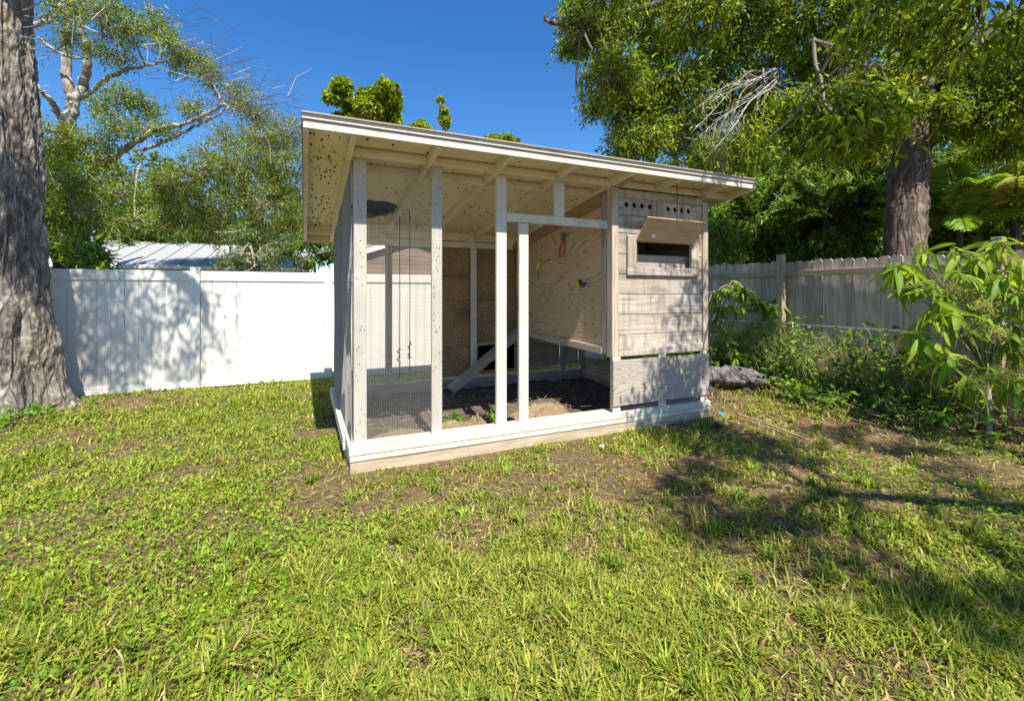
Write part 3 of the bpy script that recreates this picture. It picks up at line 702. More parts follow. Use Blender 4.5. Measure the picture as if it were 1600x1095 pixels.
# ------------------------------------------------------------------ big old trunk at left
BT = np.array([-3.30, 7.62]); bt = thing('old_tree', (*BT, 0), 'thick grey gnarled tree trunk with flared roots before the white fence', 'tree')
def bigtrunk():
    na, nz_ = 220, 260; a = np.linspace(0, 2 * np.pi, na, endpoint=False) + np.pi / 2; z = np.linspace(-.1, 5.6, nz_); A, Z = np.meshgrid(a, z)
    r_ = .335 - .020 * Z + .40 * np.exp(-np.clip(Z, 0, None) / .34) * (.62 + .38 * np.cos(5 * A + .6 + .5 * np.sin(2 * A))) + .07 * np.exp(-((Z - .75) / .45) ** 2)
    flute = (.030 * np.sin(4 * A + 1.3 * np.sin(Z * 1.1) + .6) + .018 * np.sin(9 * A - 1.8 * Z + 2.4 * np.sin(Z * 1.3))) * (.35 + .9 * np.exp(-Z / 1.2)) + .03 * (vnoise(A * 1.3, Z, .5, 13) - .5)
    r_ = r_ + flute * 1.0 + .022 * (vnoise(A * 2.2, Z * .8, .35, 11) - .5) * 2 + .016 * (vnoise(A * 2.6, Z * 2.0, .2, 12) - .5) * 2 + .008 * (vnoise(A * 2.6, Z * 3.4, .12, 14) - .5) * 2
    # a burl with a hollow on the right-hand side
    da = np.angle(np.exp(1j * (A + .95))); r_ += .06 * np.exp(-(da / .5) ** 2 - ((Z - 1.15) / .28) ** 2) - .085 * np.exp(-(da / .13) ** 2 - ((Z - 1.05) / .22) ** 2) - .06 * np.exp(-((da + .3) / .12) ** 2 - ((Z - .55) / .18) ** 2)
    X = BT[0] + r_ * np.cos(A) + .03 * np.sin(Z * .9); Y = BT[1] + r_ * np.sin(A) * .92
    i = np.arange(nz_ - 1)[:, None] * na; j = np.arange(na)[None]; j2 = (j + 1) % na
    return np.stack([X, Y, Z], -1).reshape(-1, 3), np.stack([i + j, i + j2, i + na + j2, i + na + j], -1).reshape(-1, 4)
V_t, Q_t = bigtrunk(); MB().add(V_t, Q=Q_t).build('trunk', M['bark'], bt, True)
vm = MB()                                   # thin dead vines clinging to the trunk
for k in range(5):
    a0 = -1.9 + .2 * k + rng.normal() * .06; zz = np.linspace(.2 + rng.random(), 5.4, 30); aa = a0 + .12 * np.sin(zz * rng.uniform(.8, 2) + k) + np.cumsum(rng.normal(size=30)) * .015
    rr = .335 - .020 * zz + .03 + .07 * np.exp(-((zz - .75) / .45) ** 2) + .3 * np.exp(-zz / .34)
    vm.tube(np.stack([BT[0] + rr * np.cos(aa) + .03 * np.sin(zz * .9), BT[1] + rr * np.sin(aa) * .92, zz], -1), rng.uniform(.006, .014), 5, False)
vm.build('clinging_vines', M['bark'], bt, True)
l1 = limb(bt, [(-3.25, 7.55, 5.2), (-2.9, 6.6, 5.9), (-2.4, 5.6, 6.2), (-1.6, 4.8, 6.4)], .20, .06, 'bark')
l2 = limb(bt, [(-3.3, 7.6, 5.3), (-3.6, 7.4, 6.8), (-3.9, 6.6, 8.2)], .24, .10, 'bark')
GR_OAK = [(.075, .105, .018), (.10, .13, .022), (.13, .145, .025), (.055, .085, .018)]
crown(bt, [((-2.75, 4.9, 5.9), (.7, .6, .6), 190), ((-2.0, 4.85, 5.9), (.6, .5, .6), 60), ((-1.55, 4.8, 6.1), (.5, .5, .5), 22), ((-3.4, 5.0, 6.1), (.8, .7, .7), 170), ((-4.4, 6.4, 7.6), (1.4, 1.2, .9), 160)], .075, .03, GR_OAK, twig='twig', limbs=[l1, l2])
# a few fine shoots from the trunk high up
def shoots(m):
    for i in range(9):
        q = at(38, rng.uniform(10, 90), 7.25); e = q + np.array([rng.uniform(.3, .7), rng.uniform(-.5, .1), rng.uniform(-.1, .5)])
        m.tube(curve([q, (q + e) / 2 + rng.normal(size=3) * .08, e], 6, .006), np.linspace(.008, .002, 13), 4, False)
part('fine_shoots', M['twig'], bt, shoots)

# ------------------------------------------------------------------ pale-limbed tree behind the white fence
YB = 11.0; pt = thing('pale_limbed_tree', (*at(100, 430, YB)[:2], 0), 'pale barked tree with long reaching limbs behind the white fence', 'tree')
b0 = at(103, 430, YB); b0[2] = 0
tr1 = limb(pt, [b0, at(100, 400, YB), at(98, 330, YB), at(103, 200, YB)], .17, .14, 'barkd', 'trunk')
ls = [tr1]
ls.append(limb(pt, [at(103, 200, YB), at(115, 165, YB), at(104, 120, YB), at(103, 60, YB), at(112, -20, YB)], .11, .05, 'barkw'))
ls.append(limb(pt, [at(112, 165, YB), at(132, 130, YB), at(136, 80, YB - .2), at(125, 30, YB - .3), at(140, -20, YB - .3)], .09, .04, 'barkw'))
ls.append(limb(pt, [at(103, 195, YB), at(80, 160, YB - .3), at(58, 135, YB - .5)], .07, .03, 'barkw'))
ls.append(limb(pt, [at(120, 290, YB - .2), at(172, 250, YB - .5), at(235, 207, YB - .8), at(290, 192, YB - 1), at(350, 165, YB - 1.2)], .075, .025, 'barkw'))
ls.append(limb(pt, [at(225, 235, YB - .7), at(285, 208, YB - .9), at(330, 185, YB - 1.1), at(360, 168, YB - 1.2)], .035, .015, 'barkw'))
ls.append(limb(pt, [at(130, 155, YB - .1), at(165, 125, YB - .3), at(205, 108, YB - .5), at(250, 98, YB - .6), at(290, 82, YB - .7)], .045, .015, 'barkw'))
ls.append(limb(pt, [at(60, 60, YB - .3), at(95, 85, YB - .3), at(130, 92, YB - .3)], .03, .015, 'barkw'))
ls.append(limb(pt, [at(50, 40, YB - .3), at(80, 30, YB - .3), at(95, 8, YB - .3)], .05, .03, 'barkw'))
pc = []
for px, py, rr, n in [(160, 20, .5, 70), (200, 45, .45, 60), (245, 40, .4, 45), (270, 70, .35, 40), (90, 15, .4, 40), (175, 85, .4, 45), (315, 100, .35, 40), (325, 120, .3, 30),
                      (75, 240, .5, 80), (130, 225, .5, 90), (185, 200, .4, 60), (100, 290, .6, 110), (165, 260, .45, 70), (60, 330, .5, 80), (130, 330, .6, 100), (190, 300, .45, 60), (85, 375, .4, 50),
                      (225, 170, .35, 45), (250, 205, .3, 30), (300, 170, .3, 30), (370, 150, .4, 40), (395, 175, .4, 45), (190, 150, .35, 40), (280, 100, .3, 25), (215, 345, .4, 40), (110, 60, .35, 30), (160, 170, .3, 28), (60, 275, .5, 60), (75, 205, .4, 36)]:
    pc.append((at(px, py, YB - .6 - .5 * rng.random()), (rr, rr * 1.1, rr * .72), int(n * 1.35)))
GR_L = [(.12, .155, .02), (.16, .19, .028), (.09, .125, .02), (.20, .21, .035)]
crown(pt, pc, .058, .024, GR_L, per=15, twig='twig', limbs=ls)
sp = MB()                                    # sprays of bare twigs at the limb ends
for px, py, n, r_ in [(350, 165, 60, .9), (290, 85, 40, .7), (390, 165, 50, .8), (240, 75, 25, .6), (330, 125, 25, .7), (75, 150, 18, .4), (150, 60, 30, .6), (430, 190, 40, .5)]:
    c = at(px, py, YB - 1.1)
    for _ in range(n):
        d = norm(np.array([.75, -.1, .12]) + rng.normal(size=3) * .5); L = r_ * rng.uniform(.5, 1.3); s = c + rng.normal(size=3) * .28
        sp.tube([s, s + d * L * .5 + rng.normal(size=3) * .04, s + d * L + np.array([0, 0, -.1]) * L + rng.normal(size=3) * .07], [.006, .004, .002], 3, False)
tag(sp.build('bare_twigs', M['twig'], pt), kind='stuff')

YF = 13.0; ft = thing('feathery_tree', (*at(350, 430, YF)[:2], 0), 'feathery olive green tree between the metal roof and the coop', 'tree')
f0 = at(400, 430, YF); f0[2] = 0; fl_ = [limb(ft, [f0, at(398, 380, YF), at(380, 300, YF), at(350, 240, YF)], .10, .04, 'barkd', 'trunk')]
fl_.append(limb(ft, [at(392, 350, YF), at(430, 290, YF), at(450, 220, YF)], .06, .02, 'barkd'))
fc = []
for px, py, rr, n in [(280, 290, .55, 70), (330, 260, .6, 90), (390, 260, .65, 100), (440, 250, .6, 100), (300, 330, .6, 90), (360, 320, .7, 120), (420, 320, .7, 120), (460, 300, .6, 90), (350, 215, .4, 40), (410, 215, .45, 55), (450, 205, .45, 60), (260, 345, .4, 50), (400, 365, .5, 70), (455, 360, .5, 70), (340, 365, .4, 50), (250, 290, .4, 34), (430, 395, .35, 40), (380, 400, .3, 30)]:
    fc.append((at(px, py, YF - .5 * rng.random()), (rr * 1.1, rr * 1.1, rr * .95), int(n * 1.5)))
crown(ft, fc, .075, .026, [(.13, .15, .028), (.16, .175, .04), (.095, .12, .03), (.19, .19, .05)], per=16, twig='twig', limbs=fl_)
def shrub(px, py, Y, r_, n, L, W, col, label, name='leafy_shrub', cat='shrub', per=12, group=None, squash=.85):
    c = at(px, py, Y); t = thing(name, (c[0], c[1], 0), label, cat, group)
    lm = limb(t, [(c[0], c[1], -.05), (c[0] + .03, c[1], c[2] * .5), tuple(c)], .04 + .02 * r_, .015, 'barkd', 'trunk', 5)
    k = int(np.clip(9 * r_, 8, 18)); cl_ = []
    for i in range(k):
        f = rng.uniform(.25, .55); cl_.append((c + rng.normal(size=3) * r_ * np.array([.6, .45, .5 * squash]), (r_ * f, r_ * f, r_ * f * .85), int(n / k * (f / .4) ** 2) + 2))
    crown(t, cl_, L, W, col, per=per, twig='twig', limbs=[lm]); return t
shrub(150, 400, 9.6, .42, 90, .13, .06, [(.14, .19, .02), (.19, .22, .025), (.09, .14, .02)], 'yellow-green broadleaf shrub peeking over the white fence', per=8)
shrub(70, 385, 10.2, .45, 80, .10, .045, [(.04, .07, .015), (.06, .09, .02)], 'dark shrub behind the white fence next to the old trunk', per=10)
shrub(492, 392, 9.4, .40, 100, .11, .04, [(.05, .085, .018), (.08, .11, .02), (.15, .17, .03)], 'dark glossy bush over the white fence beside the coop roof', per=10)
shrub(400, 398, 9.8, .6, 190, .08, .025, [(.12, .15, .05), (.09, .12, .03)], 'sparse grey-green shrub before the metal roof', per=9)
FG = [(.18, .21, .02), (.22, .23, .02), (.13, .16, .02)]
shrub(588, 172, 26, 1.5, 1500, .26, .13, FG, 'rounded yellow-green tree top showing above the coop roof', 'round_tree', 'tree', per=14)
shrub(545, 192, 27, .9, 500, .24, .12, FG, 'small tree top at the foot of the rounded tree', 'round_tree', 'tree', per=14)
shrub(692, 184, 28, .5, 170, .20, .10, FG, 'slender distant tree tip above the roof slope', 'round_tree', 'tree', per=12, squash=1.9)
shrub(665, 204, 28, .55, 150, .20, .10, FG, 'low distant tree tip next to the slender one', 'round_tree', 'tree', per=12)
shrub(785, 222, 30, .9, 400, .22, .10, FG, 'flat distant tree top low over the middle of the roof', 'round_tree', 'tree', per=12, squash=.5)

# ------------------------------------------------------------------ oak beyond the wooden fence, crown reaching over the coop
ok = thing('oak_tree', (7.75, 3.6, 0), 'large oak with brown trunk beyond the wooden fence, leafy limbs over coop', 'tree')
o0 = (7.75, 3.6, -.1)
ot = limb(ok, [o0, at(1413, 395, 3.6), at(1418, 300, 3.6), at(1428, 205, 3.62), at(1432, 140, 3.65)], .265, .20, 'barkb', 'trunk', 12, .006, 24)
ol = [ot]
ol.append(limb(ok, [at(1430, 195, 3.62), at(1370, 200, 3.9), at(1290, 195, 4.3), at(1210, 215, 4.7), at(1130, 250, 5.0), at(1080, 262, 5.2)], .11, .05, 'barkd'))
ol.append(limb(ok, [at(1432, 145, 3.65), at(1425, 90, 3.6), at(1420, 30, 3.5), at(1415, -60, 3.4)], .14, .08, 'barkb'))
ol.append(limb(ok, [at(1435, 150, 3.65), at(1380, 110, 3.3), at(1320, 95, 3.1), at(1270, 60, 3.0)], .035, .012, 'barkb'))
ol.append(limb(ok, [at(1440, 150, 3.65), at(1500, 90, 3.4), at(1570, 40, 3.2), at(1640, 0, 3.0)], .13, .06, 'barkd'))
ol.append(limb(ok, [at(1420, 20, 3.5), at(1250, -30, 4.2), at(1080, -10, 4.9), at(950, 30, 5.3), at(905, 40, 5.4), at(858, 35, 5.5), at(852, 22, 5.5)], .06, .018, 'barkb'))
part('branch_stub', M['barkb'], ok, lambda m: m.tube([at(1438, 140, 3.6), at(1442, 134, 3.45), at(1446, 130, 3.36)], [.13, .11, .10], 14), True)
part('stub_end', M['barkd'], ok, lambda m: m.tube([at(1446, 130, 3.36), at(1447, 129, 3.35)], [.085, .07], 14), True)
oc = []
for px, py, Y, rr, n in [(905, 20, 5.4, .35, 60), (940, 60, 5.4, .42, 90), (960, 120, 5.4, .42, 90), (985, 170, 5.4, .40, 80), (1010, 215, 5.5, .38, 70), (975, 225, 5.6, .28, 40), (1000, 20, 5.2, .5, 110), (1030, 80, 5.1, .5, 120), (1050, 150, 5.1, .5, 120), (1075, 210, 5.2, .42, 90),
                         (1090, 30, 4.9, .5, 110), (1120, 90, 4.8, .5, 110), (1130, 160, 4.9, .45, 80), (1180, 20, 4.5, .5, 110), (1210, 90, 4.4, .5, 100), (1190, 160, 4.6, .45, 80), (1270, 30, 4.1, .5, 110), (1290, 110, 4.0, .5, 110), (1250, 180, 4.4, .42, 80), (1160, 235, 5.0, .4, 60),
                         (1330, 170, 3.8, .42, 80), (1350, 50, 3.6, .5, 110), (1390, 120, 3.2, .38, 50), (1460, 30, 3.3, .5, 100), (1490, 120, 3.2, .45, 90), (1550, 70, 3.0, .5, 110), (1590, 140, 2.9, .45, 100), (1530, 180, 3.2, .42, 90), (1580, 220, 3.0, .38, 70), (1475, 205, 3.5, .35, 60),
                         (1320, 220, 4.2, .35, 50), (1640, 60, 2.6, .6, 120), (1660, 170, 2.6, .5, 90), (1350, -70, 3.4, .7, 150), (1150, -80, 4.4, .7, 150), (980, -60, 5.2, .6, 110), (1540, -60, 3.0, .7, 150), (930, 165, 5.5, .22, 26), (890, 75, 5.5, .2, 22), (1380, 240, 4.6, .3, 40), (1540, 240, 3.9, .35, 50), (1180, 215, 4.0, .35, 60), (1260, 205, 3.6, .35, 60), (1330, 200, 3.3, .32, 50), (1400, 160, 3.0, .3, 36), (1440, 80, 2.9, .35, 50), (1410, 40, 2.9, .35, 50), (1110, 240, 4.5, .3, 44), (1370, 190, 3.0, .25, 26), (1470, 170, 3.0, .28, 36)]:
    oc.append((at(px, py, Y + .5 * rng.normal()), (rr, rr * 1.2, rr * .85), int(n * 1.35)))
crown(ok, oc, .088, .03, [(.13, .155, .018), (.17, .19, .022), (.09, .12, .018), (.22, .22, .03), (.06, .09, .016)], per=18, twig='dktwig', limbs=ol, droop=.45, blen=.32)
mo = MB()
for px, py, n in [(1135, 200, 110), (1118, 222, 50), (1147, 180, 40), (1128, 240, 30)]:
    c = at(px, py, 4.1)
    for _ in range(n):
        s = c + rng.normal(size=3) * (.07, .07, .08); e = s + np.array([rng.normal() * .05, rng.normal() * .05, -rng.uniform(.1, .3)])
        mo.tube([s, (s + e) / 2 + rng.normal(size=3) * .03, e], .0014, 3, False)
tag(mo.build('spanish_moss', M['moss'], ok), kind='stuff')
db = MB()
for _ in range(15):
    s = at(1205 + 12 * rng.normal(), 122 + 8 * rng.normal(), 4.1); e = at(rng.uniform(1075, 1190), rng.uniform(130, 250), 4.0 + .3 * rng.normal())
    c = curve([s, s * .65 + e * .35 + np.array([0, 0, .10]) + rng.normal(size=3) * .07, s * .3 + e * .7 + rng.normal(size=3) * .09, e], 5)
    db.tube(c, np.linspace(.010, .0025, len(c)), 4, False)
    for k in range(5):
        q = c[rng.integers(4, len(c))]; d = norm((e - s) + rng.normal(size=3) * .5) * rng.uniform(.12, .35); db.tube([q, q + d * .5 + rng.normal(size=3) * .03, q + d], [.004, .003, .0015], 3, False)
db.build('dead_branches', M['barkw'], ok)

# a tree to the right of the viewpoint, outside the picture: its crown shades the lawn and the coop front
sh = thing('yard_tree', (6.4, -4.2, 0), 'leafy yard tree standing behind the viewpoint, shading the lawn', 'tree')
s1 = limb(sh, [(6.4, -4.2, -.1), (6.3, -4.0, 2.2), (5.6, -3.2, 4.2), (4.2, -2.2, 5.2), (3.2, -1.6, 5.4)], .24, .05, 'barkb', 'trunk')
s2 = limb(sh, [(5.6, -3.2, 4.2), (5.6, -1.6, 5.0), (5.2, 0, 5.4), (4.6, 1.2, 5.4)], .10, .03, 'barkb')
SH = []
def shade(x, y, r_, n, h=5.3): SH.append(((x + to_sun.x / to_sun.z * h, y + to_sun.y / to_sun.z * h, h), (r_, r_ * .8, r_ * .5), n))
for q in ((2.45, 2.5, .38, 22), (2.9, 2.75, .25, 20), (2.3, 2.05, .38, 22), (2.75, 1.9, .22, 20), (2.55, 1.5, .36, 18), (2.75, 1.05, .36, 18), (3.0, .6, .34, 16), (5.2, 2.3, .30, 26)): shade(*q, h=6.0)
for i in range(70): shade(rng.uniform(2.4, 6.4), rng.uniform(.4, 3.2), rng.uniform(.12, .28), int(rng.uniform(3, 9)), rng.uniform(5.2, 7.0))
for x, z, n in ((3.9, 1.0, 9), (4.2, 1.5, 9), (3.6, .55, 10), (4.1, .5, 14), (4.25, 2.1, 6), (3.8, 1.95, 5), (4.3, 2.7, 8)): shade(x, 3.88 - to_sun.y / to_sun.z * -z * -1, .24, n)
crown(sh, SH, .085, .032, GR_OAK, twig='twig', limbs=[s1, s2])

# ------------------------------------------------------------------ dark greenery and palms beyond the wooden fence
WG0 = [(.09, .13, .02), (.14, .18, .03), (.06, .09, .016)]
DK = [(.085, .14, .022), (.13, .18, .03), (.17, .21, .04), (.06, .10, .018)]
shrub(1150, 345, 7.2, 1.1, 700, .11, .05, DK, 'dark evergreen bush beyond the fence right beside the coop', 'evergreen_bush', 'bush', per=14)
shrub(1245, 340, 5.9, 1.0, 700, .11, .05, DK, 'dark evergreen bush beyond the fence behind the tall fence post', 'evergreen_bush', 'bush', per=14)
shrub(1345, 335, 5.0, .9, 650, .11, .05, DK, 'dark evergreen bush beyond the fence touching the oak trunk', 'evergreen_bush', 'bush', per=14)
shrub(1530, 345, 3.7, .9, 420, .09, .035, [(.12, .15, .025), (.19, .20, .05), (.08, .11, .02)], 'pale loose bush behind the palm right of the oak trunk', 'loose_bush', 'bush', per=13)
for px, Y, lb_ in ((1135, 7.0, 'low dark bush filling the gap between coop and fence top'), (1200, 6.4, 'low dark bush left of the tall fence post'), (1275, 5.6, 'low dark bush right of the tall fence post'), (1350, 4.9, 'low dark bush at the foot of the oak trunk'), (1470, 4.0, 'low green bush right of the oak trunk'), (1570, 3.3, 'low green bush behind the flowering shrub')):
    shrub(px, 410, Y, .75, 420, .10, .045, DK if px < 1400 else WG0, lb_, 'low_bush', 'bush', per=13)
shrub(1160, 290, 11, 2.3, 900, .18, .09, [(.09, .125, .02), (.13, .155, .03)], 'tall distant tree rising just behind the coop roof end', 'distant_tree', 'tree', per=14)
shrub(1290, 300, 9.5, 2.6, 1100, .18, .09, [(.09, .125, .02), (.13, .155, .03)], 'tall distant tree filling the gap under the oak limb', 'distant_tree', 'tree', per=14)
shrub(1420, 310, 8, 2.6, 1000, .18, .09, [(.06, .09, .015), (.09, .12, .02)], 'distant tree hidden mostly by the oak trunk', 'distant_tree', 'tree', per=14)
shrub(1560, 290, 6.5, 2.8, 1100, .18, .09, [(.08, .11, .016), (.13, .16, .03)], 'tall distant tree right of the oak trunk', 'distant_tree', 'tree', per=14)
shrub(1040, 300, 12, 1.5, 500, .16, .08, [(.09, .125, .02), (.13, .155, .03)], 'distant tree showing under the roof end of the coop', 'distant_tree', 'tree', per=14)
shrub(250, 350, 20, 2.6, 900, .18, .09, [(.09, .12, .02), (.13, .15, .03)], 'broad tree standing behind the metal roof', 'distant_tree', 'tree', per=14)
shrub(430, 330, 21, 2.8, 900, .18, .09, [(.09, .12, .02), (.13, .15, .03)], 'broad tree behind the feathery olive tree', 'distant_tree', 'tree', per=14)
shrub(110, 350, 18, 2.6, 900, .18, .09, [(.07, .10, .02), (.11, .13, .03)], 'broad dark tree behind the pale barked tree', 'distant_tree', 'tree', per=14)
def frond(root, az, el, L, col, sag):
    n = 26; t = np.linspace(0, 1, n); d = np.array([math.cos(az) * math.cos(el), math.sin(az) * math.cos(el), math.sin(el)])
    P = root + np.outer(t, d) * L + np.outer(t ** 2, (0, 0, -sag * L)); m = MB(); m.tube(P, np.linspace(.014, .004, n), 5, False, col=(.17, .17, .05))
    T = norm(np.gradient(P, axis=0)); S = norm(np.cross(T, (0, 0, 1)))
    for s in (-1, 1):
        for k in range(2):
            b = P[3:] - T[3:] * .02 * k; ln = (.42 * np.sin(np.pi * (.12 + .86 * t[3:])) ** .7)[:, None] * L * .55
            dd = norm(S[3:] * s + T[3:] * .75 + rng.normal(size=b.shape) * .12 + np.array([0, 0, -.15]))
            wv = norm(np.cross(dd, np.cross(S[3:] * s, dd) + rng.normal(size=b.shape) * .3)) * .014
            tip = b + dd * ln + np.array([0, 0, -.28]) * ln; mid = b + dd * ln * .5
            V = np.stack([b, mid + wv, tip, mid - wv], 1).reshape(-1, 3); i = np.arange(len(b))[:, None] * 4
            c = np.asarray(col) * (1 + .2 * rng.normal(size=(len(b), 1))).clip(.5, 1.5)
            m.add(V, T=np.concatenate([i + [0, 1, 2], i + [0, 2, 3]]), col=np.repeat(c, 4, 0).clip(.004, .5))
    return m
def palm(px, py, Y, nf, L, col, label):
    c = at(px, py, Y); t = thing('palm', (c[0], c[1], 0), label, 'palm')
    limb(t, [(c[0], c[1], -.1), (c[0], c[1], c[2] * .5), tuple(c)], .07, .05, 'barkd', 'trunk', 6)
    for i in range(nf): frond(c, i * 2.399 + rng.normal() * .2, rng.uniform(.15, 1.2), L * rng.uniform(.75, 1.15), col, rng.uniform(.25, .55)).build('frond', M['leaf'], t, usecol=True)
palm(1495, 345, 3.4, 20, 1.35, (.26, .42, .04), 'bright green feathery palm right of the oak trunk')
palm(1585, 330, 2.9, 16, 1.3, (.32, .38, .06), 'yellowish feathery palm farthest along beyond the flowering shrub')
palm(1290, 340, 5.1, 15, 1.3, (.10, .16, .02), 'green feathery palm beyond the fence left of the oak trunk')
palm(1180, 345, 6.6, 12, 1.1, (.09, .14, .02), 'green feathery palm beyond the fence close to the coop')

# ------------------------------------------------------------------ broad-leaved shrub at the fence, each leaf its own part
def leafmesh(name, col, curl):
    n = 6; t = np.linspace(0, 1, n + 1); wd = .215 * np.sin(np.pi * np.clip(t * .93 + .04, 0, 1)) ** .85 * .5
    V = []
    for q, w_ in zip(t, wd):
        z = -curl * q ** 2; V += [(q, -w_, z + w_ * .35), (q, 0, z), (q, w_, z + w_ * .35)]
    i = np.arange(n)[:, None] * 3; Q = np.concatenate([i + [0, 3, 4, 1], i + [1, 4, 5, 2]])
    c = np.array(col)[None] * np.ones((len(V), 1)); c[1::3] *= 1.35
    me = np_mesh(name, V, quads=Q, col=c, smooth=True); me.materials.append(M['leaf']); return me
LM = [leafmesh('leaf', c, k) for c, k in (((.13, .23, .025), .45), ((.20, .31, .03), .65), ((.30, .38, .05), .5), ((.08, .15, .02), .75))]
def put_leaf(parent, p, d, L, k):
    d = Vector(d).normalized(); s = d.cross(Vector((0, 0, 1))); s = s.normalized() if s.length > 1e-3 else Vector((0, 1, 0)); u = s.cross(d)
    rot = Matrix((d, -s, u)).transposed().to_4x4() @ Matrix.Rotation(random.gauss(0, .5), 4, 'X')
    o = bpy.data.objects.new('leaf', LM[k]); scene.collection.objects.link(o); o.parent = parent
    o.matrix_local = Matrix.Translation(Vector(p) - Vector(WL[parent.name])) @ rot @ Matrix.Diagonal((L, L, L, 1)); return o
def rosette(parent, c, n, L, tilt=None, ks=(0, 1, 2)):
    c = np.asarray(c)
    for i in range(n):
        a = i * 2.399 + random.random(); e = random.uniform(-1.05, .3)
        put_leaf(parent, c + rng.normal(size=3) * .015 + np.array([0, 0, .01 * i]), (math.cos(a) * math.cos(e), math.sin(a) * math.cos(e), math.sin(e)), L * random.uniform(.5, 1.25), random.choice(ks))
fs = thing('flowering_shrub', (6.33, 2.2, 0), 'broad-leaved shrub with pale stem and yellow-green flower sprays by the fence', 'shrub')
stem_top = np.array([6.34, 2.22, .62])
limb(fs, [(6.33, 2.2, -.03), (6.335, 2.2, .3), tuple(stem_top)], .028, .022, 'barkw', 'stem', 8, .002)
ros = [(1400, 425, 2.7), (1440, 400, 2.6), (1490, 400, 2.45), (1545, 395, 2.3), (1590, 410, 2.2), (1420, 455, 2.7), (1455, 455, 2.5), (1500, 440, 2.3), (1560, 450, 2.1), (1600, 470, 2.0), (1450, 505, 2.5), (1490, 500, 2.3), (1540, 500, 2.15), (1590, 520, 2.0), (1570, 545, 2.1), (1510, 600, 2.15), (1545, 590, 2.05), (1585, 600, 1.95), (1425, 430, 2.75), (1620, 440, 2.0), (1530, 425, 2.35), (1470, 480, 2.4), (1435, 540, 2.55), (1480, 570, 2.3)]
for i, (px, py, Y) in enumerate(ros):
    c = at(px, py, Y + .05); mid = (stem_top + c) / 2 + np.array([0, 0, .12])
    limb(fs, [tuple(stem_top), tuple(mid), tuple(c)], .010, .005, 'greenstem', 'branch', 5, .0, 5); rosette(fs, c, 12, .29)
fw = MB()
for px, py, Y in ((1510, 470, 2.1), (1540, 480, 2.05), (1525, 510, 2.05), (1560, 520, 2.0), (1490, 450, 2.2), (1535, 600, 2.0), (1575, 585, 1.95)):
    c = at(px, py, Y)
    for _ in range(70):
        e = c + rng.normal(size=3) * (.07, .05, .05); fw.tube([c + rng.normal(size=3) * .02, e], .0018, 3, False, col=(.42, .42, .13))
        V, T, C = leaves(np.repeat(e[None], 3, 0), rng.normal(size=(3, 3)), .014, .008, (.46, .46, .12)); fw.add(V, T=T, col=C)
tag(fw.build('flower_sprays', M['leaf'], fs, usecol=True), kind='stuff')
f2 = thing('bushy_shrub', (6.62, 1.55, 0), 'bushy broad-leaved shrub close behind the flowering shrub', 'shrub')
limb(f2, [(6.62, 1.55, -.03), (6.6, 1.55, .4), (6.58, 1.6, .8)], .024, .018, 'greenstem', 'stem', 6, .002)
for k in range(24):
    c = np.array([6.55, 1.85, 1.25]) + norm(rng.normal(size=3)) * np.array([.42, .9, .85]) * rng.uniform(.6, 1); limb(f2, [(6.6, 1.56, .6), tuple((c + (6.6, 1.56, .9)) / 2), tuple(c)], .009, .005, 'greenstem', 'branch', 4, 0, 5); rosette(f2, c, 12, .22, ks=(0, 1, 2, 2))
ab = thing('arching_shrub', (5.6, 5.2, 0), 'low shrub with leafy branches arching along the pickets behind the coop', 'shrub')
a0 = np.array([5.75, 5.2, 0.0])
for pts in ([(1145, 440, 5.2), (1180, 470, 5.0), (1240, 482, 4.8), (1300, 500, 4.6)], [(1120, 480, 5.2), (1160, 478, 5.1), (1210, 470, 5.0)], [(1250, 470, 4.9), (1265, 455, 4.8), (1280, 462, 4.8)], [(1115, 455, 5.4), (1130, 520, 5.0), (1150, 560, 4.8)], [(1200, 490, 5.0), (1230, 520, 4.8), (1260, 530, 4.7)], [(1125, 450, 5.3), (1160, 455, 5.1), (1200, 480, 5.0), (1235, 495, 4.9)]):
    w3 = [at(*q) for q in pts]; limb(ab, [tuple(a0 + (0, 0, .0)), tuple((a0 + w3[0]) / 2 + (0, .1, .15)), tuple(w3[0])] + [tuple(q) for q in w3[1:]], .014, .005, 'twig', 'branch', 6, .004, 5)
    cc = curve(w3, 8)
    for q in cc[::1]:
        for _ in range(4):
            d = rng.normal(size=3) * (1, 1, .5) + (0, -.2, -.35); put_leaf(ab, q, d, .2 * random.uniform(.7, 1.2), random.choice((0, 3, 2, 1)))

# weeds and climbers along the fences
def weed(x, y, h, n, L, W, col, label, name='weed_clump', per=6, spread=.25):
    t = thing(name, (x, y, 0), label, 'weed', 'weeds along the chain-link fence' if x > 0 else None); m = MB(); s = MB()
    for i in range(n):
        b = np.array([x + rng.normal() * spread * .5, y + rng.normal() * spread * .5, 0]); e = b + np.array([rng.normal() * spread, rng.normal() * spread, h * rng.uniform(.5, 1.15)])
        c = curve([b, (b + e) / 2 + rng.normal(size=3) * .04, e], 4); s.tube(c, np.linspace(.004, .0015, len(c)), 3, False)
        q = c[rng.integers(2, len(c), per)] + rng.normal(size=(per, 3)) * .02
        V, T, C = leaves(q, rng.normal(size=(per, 3)) * (1, 1, .4) + (0, -.2, .1), L, W, col, fold=.2); m.add(V, T=T, col=C)
    m.build('foliage', M['leaf'], t, usecol=True); s.build('stems', M['dtwig'], t)
WG = [(.07, .13, .02), (.11, .18, .025), (.17, .23, .03), (.05, .095, .018)]
